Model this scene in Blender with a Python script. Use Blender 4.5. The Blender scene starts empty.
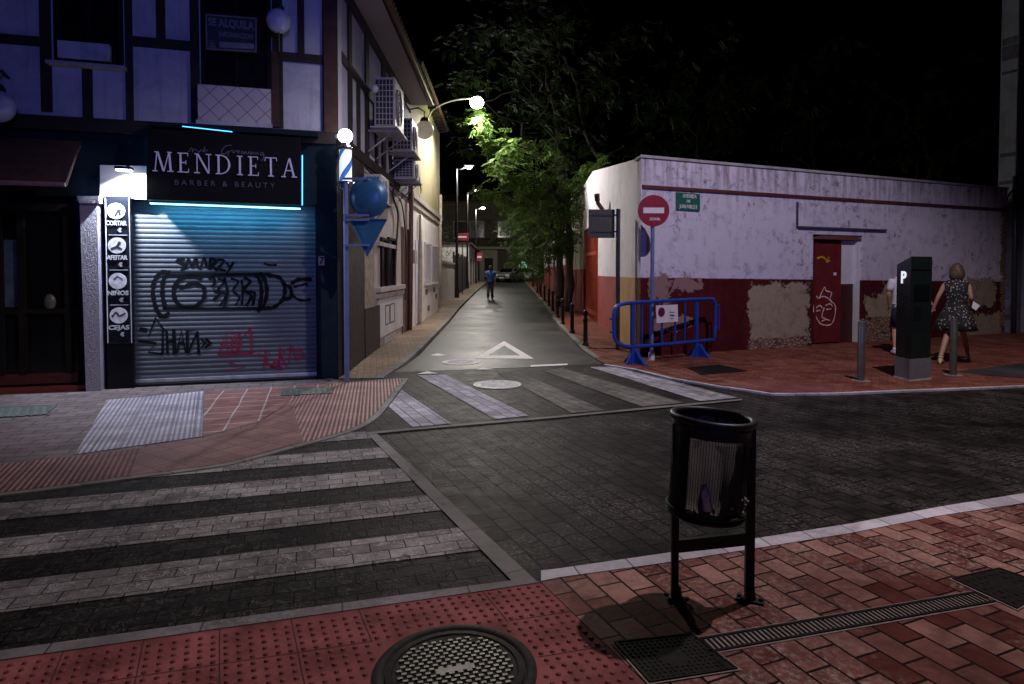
import bpy, bmesh, math, random
from mathutils import Vector, Matrix, noise as mnoise
R = math.radians
random.seed(7)
sc = bpy.context.scene
col = sc.collection

# ------------------------------------------------------------------ camera
F_PX, W_PX, H_PX, CAM_Z = 640.0, 1024, 684, 1.6
PITCH = math.atan(0.03)
CY = 272 + F_PX * 0.03
cd = bpy.data.cameras.new('camera'); cam = bpy.data.objects.new('camera', cd); col.objects.link(cam)
cam.location = (0, 0, CAM_Z); cam.rotation_euler = (R(90) - PITCH, 0, 0)
cd.sensor_width = 36; cd.lens = F_PX / W_PX * 36; cd.shift_y = -(H_PX / 2 - CY) / W_PX
cd.shift_x = 0
cd.clip_start = 0.05; cd.clip_end = 1000
sc.camera = cam

# ------------------------------------------------------------------ world, lights, exposure (night: no sun, street lamps and an added blue fill)
world = bpy.data.worlds.new('World'); sc.world = world; world.use_nodes = True
wn = world.node_tree; bg = wn.nodes['Background']
sky = wn.nodes.new('ShaderNodeTexSky'); sky.sky_type = 'NISHITA'; sky.sun_disc = False
sky.sun_elevation = R(-4); sky.sun_rotation = R(200)
wn.links.new(sky.outputs[0], bg.inputs[0]); bg.inputs[1].default_value = 0.006
sc.view_settings.view_transform = 'Standard'; sc.view_settings.look = 'None'
sc.view_settings.exposure = -0.28; sc.view_settings.gamma = 1.0
sc.view_settings.use_curve_mapping = False
sc.cycles.max_bounces = 6; sc.cycles.sample_clamp_indirect = 4

def lamp(name, kind, loc, power, color, rad=0.1, target=None, spot=None, blend=0.3, size=None):
    d = bpy.data.lights.new(name, kind); d.energy = power; d.color = color
    if kind in ('POINT', 'SPOT'): d.shadow_soft_size = rad
    if kind == 'SPOT': d.spot_size = R(spot); d.spot_blend = blend
    if kind == 'AREA':
        d.shape = 'RECTANGLE'; d.size, d.size_y = size
    o = bpy.data.objects.new(name, d); col.objects.link(o); o.location = loc
    if target is not None:
        o.rotation_euler = (Vector(target) - Vector(loc)).to_track_quat('-Z', 'Y').to_euler()
    return o
MAIN = Vector((-1.17, 21.5, 7.3))
NEAR = Vector((4.74, 5.28, 8.6))
lamp('street_lamp_light', 'SPOT', MAIN + Vector((0, 0, -.46)), 3200, (1.0, .94, .90), .12, MAIN + Vector((0, 0, -5)), 165, .35)
lamp('street_lamp_glow', 'POINT', MAIN + Vector((.1, 0, -.46)), 150, (.90, 1.0, .62), .12)
lamp('corner_lamp_light', 'SPOT', NEAR, 2300, (1.0, .86, .92), .07, NEAR + Vector((-.3, 1.2, -5)), 123, .35)
lamp('blue_fill_behind', 'SPOT', (1.6, -3.2, 3.9), 1150, (.16, .21, 1.0), .4, (.2, 10, 6.2), 80, .65)  # unseen blue spot added to tint the facades; no fixture stands there

# ------------------------------------------------------------------ projection helpers (photo pixel -> metres)
cp, sp_ = math.cos(PITCH), math.sin(PITCH)
def ray(px, py):
    u = (px - 512) / F_PX; v = -(py - CY) / F_PX
    return Vector((u, cp + v * sp_, -sp_ + v * cp))
def G(px, py, z=0.0):
    d = ray(px, py); t = (z - CAM_Z) / d.z
    return Vector((d.x * t, d.y * t, z))
def at(px, py, Y):
    d = ray(px, py); t = Y / d.y
    return Vector((d.x * t, Y, CAM_Z + d.z * t))
def hz(Y):                                    # the side street climbs gently
    return 0.0 if Y < 20 else (0.0135 * (min(Y, 66) - 20))
def sstep(a, b, x):
    t = max(0, min(1, (x - a) / (b - a))); return t * t * (3 - 2 * t)

class Plane:
    """vertical facade: local x along the wall, local y into the wall, local z up"""
    def __init__(s, a, b, origin=None):
        s.o = Vector((a.x, a.y, 0)) if origin is None else Vector((origin.x, origin.y, 0))
        u = Vector((b.x - a.x, b.y - a.y, 0)); s.u = u.normalized()
        s.n = Vector((-s.u.y, s.u.x, 0))
        s.rz = math.atan2(s.u.y, s.u.x)
    def L(s, px, py, d=0.0):                  # pixel -> local (s, z) on the plane d metres into the wall
        r = ray(px, py); c = Vector((0, 0, CAM_Z))
        t = ((s.o + s.n * d) - c).dot(s.n) / r.dot(s.n)
        p = c + r * t
        return (p - s.o).dot(s.u), p.z
    def W(s, x, y, z):
        return s.o + s.u * x + s.n * y + Vector((0, 0, z))

# ------------------------------------------------------------------ materials
def new_mat(name):
    m = bpy.data.materials.new(name); m.use_nodes = True
    return m, m.node_tree.nodes, m.node_tree.links, m.node_tree.nodes['Principled BSDF']
def N(nt, t, **k):
    n = nt.new(t)
    for a, v in k.items(): setattr(n, a, v)
    return n
def mathn(ns, ls, op, a, b=None, clamp=False):
    n = ns.new('ShaderNodeMath'); n.operation = op; n.use_clamp = clamp
    for i, v in enumerate((a, b)):
        if v is None: continue
        if isinstance(v, (int, float)): n.inputs[i].default_value = v
        else: ls.new(v, n.inputs[i])
    return n.outputs[0]
def mixc(ns, ls, f, a, b, mode='MIX'):
    n = ns.new('ShaderNodeMixRGB'); n.blend_type = mode
    for i, v in enumerate((f, a, b)):
        if isinstance(v, (int, float)): n.inputs[i].default_value = v
        elif isinstance(v, tuple): n.inputs[i].default_value = (*v, 1)
        else: ls.new(v, n.inputs[i])
    return n.outputs[0]
def ramp(ns, ls, fac, stops):
    n = ns.new('ShaderNodeValToRGB'); e = n.color_ramp.elements
    while len(e) < len(stops): e.new(0.5)
    for i, (p, c) in enumerate(stops):
        e[i].position = p; e[i].color = (*c, 1) if isinstance(c, tuple) else (c, c, c, 1)
    ls.new(fac, n.inputs[0]); return n.outputs[0]
def noise(ns, ls, vec, scale, detail=4, rough=.6, dist=0):
    n = ns.new('ShaderNodeTexNoise'); n.inputs['Scale'].default_value = scale
    n.inputs['Detail'].default_value = detail; n.inputs['Roughness'].default_value = rough
    n.inputs['Distortion'].default_value = dist
    ls.new(vec, n.inputs['Vector']); return n.outputs['Fac']
def objco(ns): return ns.new('ShaderNodeTexCoord').outputs['Object']
def worldco(ns): return ns.new('ShaderNodeNewGeometry').outputs['Position']
def bump(ns, ls, h, bsdf, strength=.4, dist=.01):
    b = ns.new('ShaderNodeBump'); b.inputs['Strength'].default_value = strength; b.inputs['Distance'].default_value = dist
    ls.new(h, b.inputs['Height']); ls.new(b.outputs[0], bsdf.inputs['Normal'])

MATS = {}
def flat(name, c, rough=.6, metal=0., var=.25, scale=8., emit=None, es=0., spec=.5, bmp=.15):
    """surface with mottled colour, uneven gloss and fine relief"""
    if name in MATS: return MATS[name]
    m, ns, nl, b = new_mat(name); ls = nl
    b.inputs['Metallic'].default_value = metal
    b.inputs['Specular IOR Level'].default_value = spec
    co = objco(ns)
    f = noise(ns, ls, co, scale, 5, .65)
    dk = tuple(x * (1 - var) for x in c); lt = tuple(min(1, x * (1 + var)) for x in c)
    ls.new(mixc(ns, ls, ramp(ns, ls, f, [(.3, 0.), (.7, 1.)]), dk, lt), b.inputs['Base Color'])
    f2 = noise(ns, ls, co, scale * 3, 3)
    ls.new(mathn(ns, ls, 'MULTIPLY_ADD', f2, .3) if False else mathn(ns, ls, 'ADD', mathn(ns, ls, 'MULTIPLY', f2, .3), max(.02, rough - .15)), b.inputs['Roughness'])
    if bmp: bump(ns, ls, f2, b, bmp, .004)
    if emit:
        b.inputs['Emission Color'].default_value = (*emit, 1); b.inputs['Emission Strength'].default_value = es
    MATS[name] = m; return m

def paver(name, angle, bw, bh, c1, c2, cm, mortar=.005, worn=None, wornamt=.5, rough=.75, relief=.5, off=.5, dirt=.35, loc=(0, 0), crack=0.0, jit=.0):
    """rows of blocks seen in world metres; angle = direction of the rows"""
    m, ns, ls, b = new_mat(name); b.inputs['Specular IOR Level'].default_value = .035
    co = worldco(ns)
    mp = N(ns, 'ShaderNodeMapping'); mp.inputs['Rotation'].default_value = (0, 0, -R(angle)); mp.inputs['Location'].default_value = (loc[0], loc[1], 0)
    # wobble the courses slightly
    nz = ns.new('ShaderNodeTexNoise'); nz.inputs['Scale'].default_value = .9; nz.inputs['Detail'].default_value = 1
    ls.new(co, nz.inputs['Vector'])
    wob = N(ns, 'ShaderNodeVectorMath', operation='SCALE'); wob.inputs[3].default_value = .05
    sub = N(ns, 'ShaderNodeVectorMath', operation='SUBTRACT'); sub.inputs[1].default_value = (.5, .5, .5)
    ls.new(nz.outputs['Color'], sub.inputs[0]); ls.new(sub.outputs[0], wob.inputs[0])
    add = N(ns, 'ShaderNodeVectorMath', operation='ADD'); ls.new(co, add.inputs[0]); ls.new(wob.outputs[0], add.inputs[1])
    ls.new(add.outputs[0], mp.inputs['Vector']); v = mp.outputs[0]
    br = N(ns, 'ShaderNodeTexBrick'); br.offset = off; br.squash = 1
    br.inputs['Scale'].default_value = 1; br.inputs['Brick Width'].default_value = bw; br.inputs['Row Height'].default_value = bh
    br.inputs['Mortar Size'].default_value = mortar; br.inputs['Mortar Smooth'].default_value = .3; br.inputs['Bias'].default_value = 0
    br.inputs['Color1'].default_value = (0, 0, 0, 1); br.inputs['Color2'].default_value = (1, 1, 1, 1); br.inputs['Mortar'].default_value = (.5, .5, .5, 1)
    ls.new(v, br.inputs['Vector'])
    fac = br.outputs['Fac']                                   # 1 in the joints
    tone = br.outputs['Color']
    n1 = noise(ns, ls, co, 1.3, 4, .6); n2 = noise(ns, ls, co, 26, 5, .7); n3 = noise(ns, ls, co, 5.5, 5, .7)
    c = mixc(ns, ls, tone, c1, c2)
    c = mixc(ns, ls, ramp(ns, ls, n3, [(.35, 0.), (.7, 1.)]), mixc(ns, ls, 1., c, (1 - dirt,) * 3, 'MULTIPLY'), c)
    if worn:
        wm = mathn(ns, ls, 'MULTIPLY', ramp(ns, ls, n1, [(.42, 0.), (.62, 1.)]), ramp(ns, ls, noise(ns, ls, co, 38, 6, .75), [(.48, 0.), (.66, 1.)]))
        c = mixc(ns, ls, mathn(ns, ls, 'MULTIPLY', wm, wornamt), c, worn)
    h = mathn(ns, ls, 'SUBTRACT', 1., fac)
    if crack:
        r1 = mathn(ns, ls, 'ABSOLUTE', mathn(ns, ls, 'SUBTRACT', noise(ns, ls, co, 13, 3.5, .62, 1.1), .5))
        e = ramp(ns, ls, r1, [(0., 1.), (.045, 0.)])
        e = mathn(ns, ls, 'MULTIPLY', e, ramp(ns, ls, noise(ns, ls, co, 7, 3), [(.38, 0.), (.6, 1.)]))
        c = mixc(ns, ls, mathn(ns, ls, 'MULTIPLY', e, crack), c, worn or (.4, .38, .36))
        h = mathn(ns, ls, 'ADD', h, mathn(ns, ls, 'MULTIPLY', e, .6))
    c = mixc(ns, ls, fac, c, cm)
    gum = N(ns, 'ShaderNodeTexVoronoi'); gum.inputs['Scale'].default_value = 2.6; ls.new(add.outputs[0], gum.inputs['Vector'])
    c = mixc(ns, ls, ramp(ns, ls, mathn(ns, ls, 'ADD', gum.outputs['Distance'], mathn(ns, ls, 'MULTIPLY', n2, .06)), [(.075, .7), (.10, 0.)]), c, tuple(x * .35 for x in c1))
    blot = ramp(ns, ls, noise(ns, ls, co, 1.9, 6, .7, .8), [(.52, 0.), (.66, .55)])
    c = mixc(ns, ls, blot, c, tuple(x * .4 for x in c1))
    # stains
    st = ramp(ns, ls, noise(ns, ls, co, .55, 3, .5, .6), [(.35, .62), (.6, 1.)])
    c = mixc(ns, ls, 1., c, st, 'MULTIPLY')
    ls.new(c, b.inputs['Base Color'])
    ls.new(mathn(ns, ls, 'ADD', mathn(ns, ls, 'MULTIPLY', n3, .35), rough - .2), b.inputs['Roughness'])
    h = mathn(ns, ls, 'ADD', mathn(ns, ls, 'MULTIPLY', h, 1.), mathn(ns, ls, 'MULTIPLY', n2, .45))
    h = mathn(ns, ls, 'ADD', h, mathn(ns, ls, 'MULTIPLY', tone, .25))
    bump(ns, ls, h, b, relief, .008)
    return m

def asphalt(name, c=(.075, .072, .07), rough=.7):
    m, ns, ls, b = new_mat(name); co = worldco(ns); b.inputs['Specular IOR Level'].default_value = .08
    n = noise(ns, ls, co, 90, 3, .7); n1 = noise(ns, ls, co, .7, 5, .6, .5)
    a = mixc(ns, ls, ramp(ns, ls, n, [(.35, 0.), (.65, 1.)]), tuple(x * .6 for x in c), tuple(x * 1.5 for x in c))
    a = mixc(ns, ls, 1., a, ramp(ns, ls, n1, [(.35, .45), (.65, 1.25)]), 'MULTIPLY')
    vo = N(ns, 'ShaderNodeTexVoronoi', feature='DISTANCE_TO_EDGE'); vo.inputs['Scale'].default_value = .45
    dz = N(ns, 'ShaderNodeVectorMath', operation='ADD'); ls.new(co, dz.inputs[0])
    n9 = ns.new('ShaderNodeTexNoise'); n9.inputs['Scale'].default_value = 2.2; n9.inputs['Detail'].default_value = 5; ls.new(co, n9.inputs['Vector']); ls.new(n9.outputs['Color'], dz.inputs[1])
    ls.new(dz.outputs[0], vo.inputs['Vector'])
    a = mixc(ns, ls, ramp(ns, ls, vo.outputs['Distance'], [(0., .75), (.012, 0.)]), a, (.02, .02, .02))
    ls.new(a, b.inputs['Base Color'])
    ls.new(mathn(ns, ls, 'ADD', mathn(ns, ls, 'MULTIPLY', n1, .3), rough - .2), b.inputs['Roughness'])
    bump(ns, ls, n, b, .5, .004); return m

def plaster(name, c, dirt=(.12, .11, .10), amount=.5, rough=.85, streak=True, scale=1.0):
    m, ns, ls, b = new_mat(name); co = objco(ns); b.inputs['Specular IOR Level'].default_value = .2
    n1 = noise(ns, ls, co, 1.7 * scale, 6, .7, .4); n2 = noise(ns, ls, co, 30 * scale, 4, .6)
    a = mixc(ns, ls, mathn(ns, ls, 'MULTIPLY', ramp(ns, ls, n1, [(.48, 0.), (.72, 1.)]), amount), c, dirt)
    if streak:
        mp = N(ns, 'ShaderNodeMapping'); mp.inputs['Scale'].default_value = (7, 7, .5); ls.new(co, mp.inputs['Vector'])
        s = noise(ns, ls, mp.outputs[0], 1.5, 4, .6)
        a = mixc(ns, ls, mathn(ns, ls, 'MULTIPLY', ramp(ns, ls, s, [(.52, 0.), (.75, 1.)]), amount * .8), a, dirt)
    ls.new(a, b.inputs['Base Color']); b.inputs['Roughness'].default_value = rough
    bump(ns, ls, mathn(ns, ls, 'ADD', n2, mathn(ns, ls, 'MULTIPLY', n1, .8)), b, .45, .01); return m

def glow(name, c, s):
    m, ns, ls, b = new_mat(name)
    b.inputs['Base Color'].default_value = (.8, .8, .8, 1)
    b.inputs['Emission Color'].default_value = (*c, 1); b.inputs['Emission Strength'].default_value = s
    MATS[name] = m; return m

# ------------------------------------------------------------------ mesh builder
class MB:
    def __init__(s): s.bm = bmesh.new()
    def box(s, c, d, rot=None, bev=0):
        g = bmesh.ops.create_cube(s.bm, size=1)['verts']
        M = Matrix.Translation(Vector(c)) @ (rot.to_4x4() if rot else Matrix.Identity(4)) @ Matrix.Diagonal((*d, 1))
        bmesh.ops.transform(s.bm, matrix=M, verts=g)
        if bev:
            ed = list({e for v in g for e in v.link_edges})
            bmesh.ops.bevel(s.bm, geom=ed, offset=bev, segments=2, affect='EDGES', profile=.6)
        return s
    def span(s, x0, x1, y0, y1, z0, z1, bev=0):
        return s.box(((x0 + x1) / 2, (y0 + y1) / 2, (z0 + z1) / 2), (abs(x1 - x0), abs(y1 - y0), abs(z1 - z0)), None, bev)
    def cyl(s, a, b, r, r2=None, n=12, cap=True):
        a, b = Vector(a), Vector(b); d = b - a
        g = bmesh.ops.create_cone(s.bm, cap_ends=cap, segments=n, radius1=r, radius2=r if r2 is None else r2, depth=d.length)['verts']
        q = d.to_track_quat('Z', 'Y')
        bmesh.ops.transform(s.bm, matrix=Matrix.Translation((a + b) / 2) @ q.to_matrix().to_4x4(), verts=g); return s
    def tube(s, pts, r, n=8, closed=False):
        pts = [Vector(p) for p in pts]; rr = r if isinstance(r, (list, tuple)) else [r] * len(pts)
        rings = []; m = len(pts); ref = None
        for i, p in enumerate(pts):
            if closed: t = pts[(i + 1) % m] - pts[i - 1]
            else: t = pts[min(i + 1, m - 1)] - pts[max(i - 1, 0)]
            t.normalize()
            if ref is None: ref = t.orthogonal().normalized()
            ref = (ref - t * ref.dot(t)).normalized(); bi = t.cross(ref)
            rings.append([s.bm.verts.new(p + (ref * math.cos(2 * math.pi * k / n) + bi * math.sin(2 * math.pi * k / n)) * rr[i]) for k in range(n)])
        for i in range(m if closed else m - 1):
            A, B = rings[i], rings[(i + 1) % m]
            for k in range(n):
                s.bm.faces.new((A[k], A[(k + 1) % n], B[(k + 1) % n], B[k]))
        if not closed:
            s.bm.faces.new(list(reversed(rings[0]))); s.bm.faces.new(rings[-1])
        return s
    def sphere(s, c, r, sx=1, sy=1, sz=1, u=20, v=12):
        g = bmesh.ops.create_uvsphere(s.bm, u_segments=u, v_segments=v, radius=r)['verts']
        bmesh.ops.transform(s.bm, matrix=Matrix.Translation(Vector(c)) @ Matrix.Diagonal((sx, sy, sz, 1)), verts=g); return s
    def poly(s, pts, ext=None):
        vs = [s.bm.verts.new(Vector(p)) for p in pts]; f = s.bm.faces.new(vs)
        if ext is not None:
            e = Vector(ext); top = [s.bm.verts.new(v.co + e) for v in vs]
            s.bm.faces.new(list(reversed(top)))
            for i in range(len(vs)):
                j = (i + 1) % len(vs); s.bm.faces.new((vs[i], top[i], top[j], vs[j]))
        return s
    def lathe(s, prof, c=(0, 0, 0), n=24):
        c = Vector(c); rings = []
        for r, z in prof:
            rings.append([s.bm.verts.new(c + Vector((max(r, 1e-4) * math.cos(2 * math.pi * k / n), max(r, 1e-4) * math.sin(2 * math.pi * k / n), z))) for k in range(n)])
        for A, B in zip(rings, rings[1:]):
            for k in range(n): s.bm.faces.new((A[k], A[(k + 1) % n], B[(k + 1) % n], B[k]))
        return s
    def disc(s, c, r, nrm, n=28, th=.01):
        nrm = Vector(nrm).normalized(); c = Vector(c)
        return s.cyl(c - nrm * th / 2, c + nrm * th / 2, r, n=n)
    def build(s, name, mat, parent=None, smooth=False, tri=True, recalc=True):
        if recalc: bmesh.ops.recalc_face_normals(s.bm, faces=s.bm.faces)
        if tri:
            big = [f for f in s.bm.faces if len(f.verts) > 4]
            if big: bmesh.ops.triangulate(s.bm, faces=big)
        me = bpy.data.meshes.new(name); s.bm.to_mesh(me); s.bm.free()
        if smooth:
            for p in me.polygons: p.use_smooth = True
        if mat: me.materials.append(mat)
        o = bpy.data.objects.new(name, me); col.objects.link(o)
        if parent: o.parent = parent
        return o
def smooth_angle(o, a=40):
    me = o.data
    for p in me.polygons: p.use_smooth = True
    bm = bmesh.new(); bm.from_mesh(me)
    for e in bm.edges:
        e.smooth = not (len(e.link_faces) != 2 or e.calc_face_angle(0) > R(a))
    bm.to_mesh(me); bm.free(); return o

def thing(name, label, cat, loc=(0, 0, 0), rz=0, group=None):
    o = bpy.data.objects.new(name, None); col.objects.link(o); o.empty_display_size = .1
    o.location = loc; o.rotation_euler = (0, 0, rz); o['label'] = label; o['category'] = cat
    if group: o['group'] = group
    return o
def on_plane(name, label, cat, P, group=None):
    return thing(name, label, cat, P.o, P.rz, group)
def tag(o, label, cat, group=None):
    o['label'] = label; o['category'] = cat
    if group: o['group'] = group
    return o
def struct(o, kind='structure'): o['kind'] = kind; return o
def dup(o, loc=None, rz=None, label=None, parent=None):
    c = o.copy(); col.objects.link(c)
    if parent is not None: c.parent = parent
    if loc is not None: c.location = loc
    if rz is not None: c.rotation_euler = (0, 0, rz)
    if label: c['label'] = label
    for ch in list(o.children): dup(ch, parent=c)
    return c
def text_mesh(s, size, depth=.004, align='CENTER', shear=0, offset=0, sx=1.0):
    cu = bpy.data.curves.new('lettering', 'FONT'); cu.body = s; cu.size = size; cu.extrude = depth / 2
    cu.align_x = align; cu.align_y = 'CENTER'; cu.shear = shear; cu.offset = offset; cu.resolution_u = 3
    o = bpy.data.objects.new('lettering_src', cu); col.objects.link(o)
    dg = bpy.context.evaluated_depsgraph_get()
    me = bpy.data.meshes.new_from_object(o.evaluated_get(dg))
    bpy.data.objects.remove(o); bpy.data.curves.remove(cu)
    return me
def letters(name, items, mat, parent):
    """items: (text, x, y, z, size, shear, offset, width) standing on the local xz plane, facing local -y"""
    bm = bmesh.new()
    for (s, x, y, z, size, shear, off, sx) in items:
        me = text_mesh(s, size, .004, 'CENTER', shear, off)
        if sx < 0:
            xsv = [v.co.x for v in me.vertices]; sx = -sx / (max(xsv) - min(xsv))
        me.transform(Matrix.Translation((x, y, z)) @ Matrix.Rotation(R(90), 4, 'X') @ Matrix.Diagonal((sx, 1, 1, 1)))
        bm.from_mesh(me); bpy.data.meshes.remove(me)
    me = bpy.data.meshes.new(name); bm.to_mesh(me); bm.free(); me.materials.append(mat)
    o = bpy.data.objects.new(name, me); col.objects.link(o); o.parent = parent; return o
def strokes(mb, lines, r, y, n=5):
    """graffiti / line drawing: flat ribbons on the local xz plane"""
    for ln in lines:
        pts = [Vector((p[0], y, p[1])) for p in ln]
        for i in range(len(pts)):
            pass
        ext = Vector((0, -.002, 0)); L = []; Rr = []
        for i, p in enumerate(pts):
            t = (pts[min(i + 1, len(pts) - 1)] - pts[max(i - 1, 0)])
            if t.length < 1e-6: t = Vector((1, 0, 0))
            t.normalize(); nn = Vector((-t.z, 0, t.x)) * r * (1 + .25 * math.sin(i * 2.1))
            L.append(p + nn); Rr.append(p - nn)
        for i in range(len(pts) - 1):
            a, b_, c, d = (mb.bm.verts.new(q) for q in (L[i], L[i + 1], Rr[i + 1], Rr[i]))
            mb.bm.faces.new((a, b_, c, d))
    return mb
def curve(pts, n=5):
    """Catmull-Rom through 2-D points"""
    P = [pts[0]] + list(pts) + [pts[-1]]; out = []
    for i in range(1, len(P) - 2):
        for k in range(n):
            t = k / n; p0, p1, p2, p3 = P[i - 1], P[i], P[i + 1], P[i + 2]
            out.append(tuple(.5 * ((2 * p1[j]) + (-p0[j] + p2[j]) * t + (2 * p0[j] - 5 * p1[j] + 4 * p2[j] - p3[j]) * t * t + (-p0[j] + 3 * p1[j] - 3 * p2[j] + p3[j]) * t ** 3) for j in range(len(p1))))
    out.append(tuple(pts[-1])); return out
# ================================================================== GROUND
def gpoly(name, pts, z, mat, depth=0.0, kind='structure'):
    """flat sheet with a real edge; pts are photo pixels (len 2) or world points (Vector)"""
    P = [Vector((p.x, p.y, z)) if isinstance(p, Vector) else G(p[0], p[1], z) for p in pts]
    bm = bmesh.new(); vs = [bm.verts.new(p) for p in P]; f = bm.faces.new(vs)
    if f.normal.z == 0: f.normal_update()
    if f.normal.z < 0: f.normal_flip()
    if depth:
        lo = [bm.verts.new(v.co - Vector((0, 0, depth))) for v in vs]
        for i in range(len(vs)):
            j = (i + 1) % len(vs); bm.faces.new((vs[i], vs[j], lo[j], lo[i]))
        bmesh.ops.recalc_face_normals(bm, faces=bm.faces)
        f.normal_update()
        if f.normal.z < 0:
            for g in bm.faces: g.normal_flip()
    bmesh.ops.triangulate(bm, faces=[f])
    me = bpy.data.meshes.new(name); bm.to_mesh(me); bm.free(); me.materials.append(mat)
    o = bpy.data.objects.new(name, me); col.objects.link(o)
    if kind: o['kind'] = kind
    return o
def strip(name, L, Rt, ys, zf, mat, side=0.14):
    """sheet between two x(Y) curves following the height zf(Y), with kerb faces"""
    bm = bmesh.new(); a = []; b = []; al = []; bl = []
    for y in ys:
        a.append(bm.verts.new((L(y), y, zf(y)))); b.append(bm.verts.new((Rt(y), y, zf(y))))
        al.append(bm.verts.new((L(y), y, zf(y) - side))); bl.append(bm.verts.new((Rt(y), y, zf(y) - side)))
    for i in range(len(ys) - 1):
        bm.faces.new((a[i], b[i], b[i + 1], a[i + 1]))
        bm.faces.new((al[i], a[i], a[i + 1], al[i + 1])); bm.faces.new((b[i], bl[i], bl[i + 1], b[i + 1]))
    bm.faces.new((a[0], al[0], bl[0], b[0]))
    bmesh.ops.recalc_face_normals(bm, faces=bm.faces)
    me = bpy.data.meshes.new(name); bm.to_mesh(me); bm.free(); me.materials.append(mat)
    if me.polygons[0].normal.z < 0: me.flip_normals()
    o = bpy.data.objects.new(name, me); col.objects.link(o); o['kind'] = 'structure'; return o
def lerp_tab(tab):
    def f(y):
        if y <= tab[0][0]: return tab[0][1]
        for (a, va), (b, vb) in zip(tab, tab[1:]):
            if y <= b: return va + (vb - va) * (y - a) / (b - a)
        return tab[-1][1]
    return f
def frange(a, b, s):
    out = []; x = a
    while x < b: out.append(x); x += s
    return out + [b]
def offset_path(pts, d):
    """world polyline moved sideways by d (left of travel positive)"""
    out = []
    for i, p in enumerate(pts):
        t = (pts[min(i + 1, len(pts) - 1)] - pts[max(i - 1, 0)]); t.z = 0; t.normalize()
        out.append(p + Vector((-t.y, t.x, 0)) * d)
    return out
def smooth_path(px, z=0, n=4):
    w = [G(a, b, z) for a, b in px]
    return [Vector((x, y, z)) for x, y in curve([(p.x, p.y) for p in w], n)]

ROWS = -66.0     # direction the rows of setts run in (degrees)
m_sett = paver('road_setts', ROWS, .21, .14, (.019, .016, .015), (.044, .038, .035), (.004, .0035, .003), .006, worn=(.22, .20, .185), wornamt=.8, relief=1.0, rough=.62, dirt=.6)
m_sett2 = paver('crosswalk_setts', 17.3, .20, .115, (.015, .013, .012), (.030, .027, .025), (.005, .004, .004), .004, worn=(.20, .18, .17), wornamt=.35, relief=1.0, crack=.5, rough=.65)
m_white = paver('crosswalk_white_setts', 17.3, .20, .115, (.21, .19, .185), (.44, .41, .40), (.03, .027, .025), .0035, relief=1.0, dirt=.6, crack=.8, worn=(.66, .62, .61), wornamt=.6)
m_white2 = paver('crossing_white_setts', ROWS, .21, .14, (.42, .40, .45), (.66, .63, .70), (.07, .065, .06), .006, relief=.7, dirt=.4, worn=(.12, .11, .10), wornamt=.8)
m_faded = paver('faded_white_setts', ROWS, .21, .14, (.19, .18, .165), (.26, .25, .22), (.05, .05, .045), .006, relief=.7, dirt=.45, worn=(.08, .075, .07), wornamt=.8)
m_brick = paver('near_brick_paving', ROWS - 1.5, .205, .135, (.16, .038, .028), (.47, .235, .19), (.008, .006, .005), .0065, worn=(.46, .37, .33), wornamt=.85, relief=1.0, dirt=.5, rough=.6)
m_farbrick = paver('far_brick_paving', -30, .21, .14, (.20, .055, .038), (.32, .12, .085), (.05, .03, .025), .004, worn=(.4, .33, .3), wornamt=.35, relief=.5, dirt=.4)
m_beige = paver('street_brick_paving', 12, .20, .10, (.30, .22, .15), (.38, .28, .20), (.09, .06, .045), .006, relief=.6, dirt=.35)
m_grey = paver('grey_slab_paving', 17, .30, .15, (.20, .155, .16), (.27, .21, .215), (.05, .04, .04), .006, relief=.4, dirt=.35, worn=(.15, .13, .12), wornamt=.5)
m_redslab = paver('red_slab_paving', 17, .30, .30, (.27, .13, .12), (.33, .17, .155), (.42, .36, .36), .010, off=0., relief=.4, dirt=.35)
m_kerb = paver('pale_kerb_stone', 15, .30, 3.0, (.52, .48, .53), (.72, .67, .74), (.16, .14, .14), .005, off=0., relief=.4, dirt=.25, worn=(.25, .23, .22), wornamt=.6, loc=(0, 1.2))
m_kerbleft = paver('grey_flush_kerb', 15, .60, 3.0, (.26, .24, .24), (.34, .31, .31), (.10, .09, .09), .005, off=0., relief=.5, dirt=.45, worn=(.42, .38, .40), wornamt=.7, loc=(0, 1.2))
m_kerbgrey = paver('grey_kerb_stone', 60, .5, 3.0, (.24, .23, .20), (.30, .28, .25), (.08, .07, .06), .006, off=0., relief=.4, dirt=.35)
m_strip = paver('pale_stone_strip', -63.5, .60, 3, (.22, .205, .195), (.27, .255, .24), (.10, .09, .085), .005, off=0., relief=.4, dirt=.3)
m_asph = asphalt('street_asphalt', (.036, .034, .033), .55)
m_asph2 = asphalt('dark_asphalt', (.05, .048, .05), .75)
m_earth = asphalt('ground_base', (.05, .048, .045), .9)
m_paint = flat('white_road_paint', (.78, .76, .78), .8, var=.15, scale=14, bmp=.3)
m_tact = flat('red_tactile_tile', (.22, .068, .066), .75, var=.55, scale=3.2, bmp=.4, spec=.04)
m_iron = flat('cast_iron', (.014, .012, .011), .6, .0, var=.4, scale=20, spec=.05)
m_ironlight = flat('worn_cast_iron', (.17, .16, .125), .5, .2, var=.45, scale=9)
m_mortar = flat('pale_mortar', (.22, .17, .155), .9, var=.3, scale=18, bmp=.4)

# base ground to the horizon
ys = [-60, 0, 20] + frange(24, 66, 6) + [300]
o = strip('ground', lambda y: -250, lambda y: 250, ys, lambda y: hz(y) - .09, m_earth, .02)
gpoly('road', [Vector((-40, -.5, 0)), Vector((60, -.5, 0)), Vector((60, 13.2, 0)), Vector((-40, 13.2, 0))], 0, m_sett)
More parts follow.
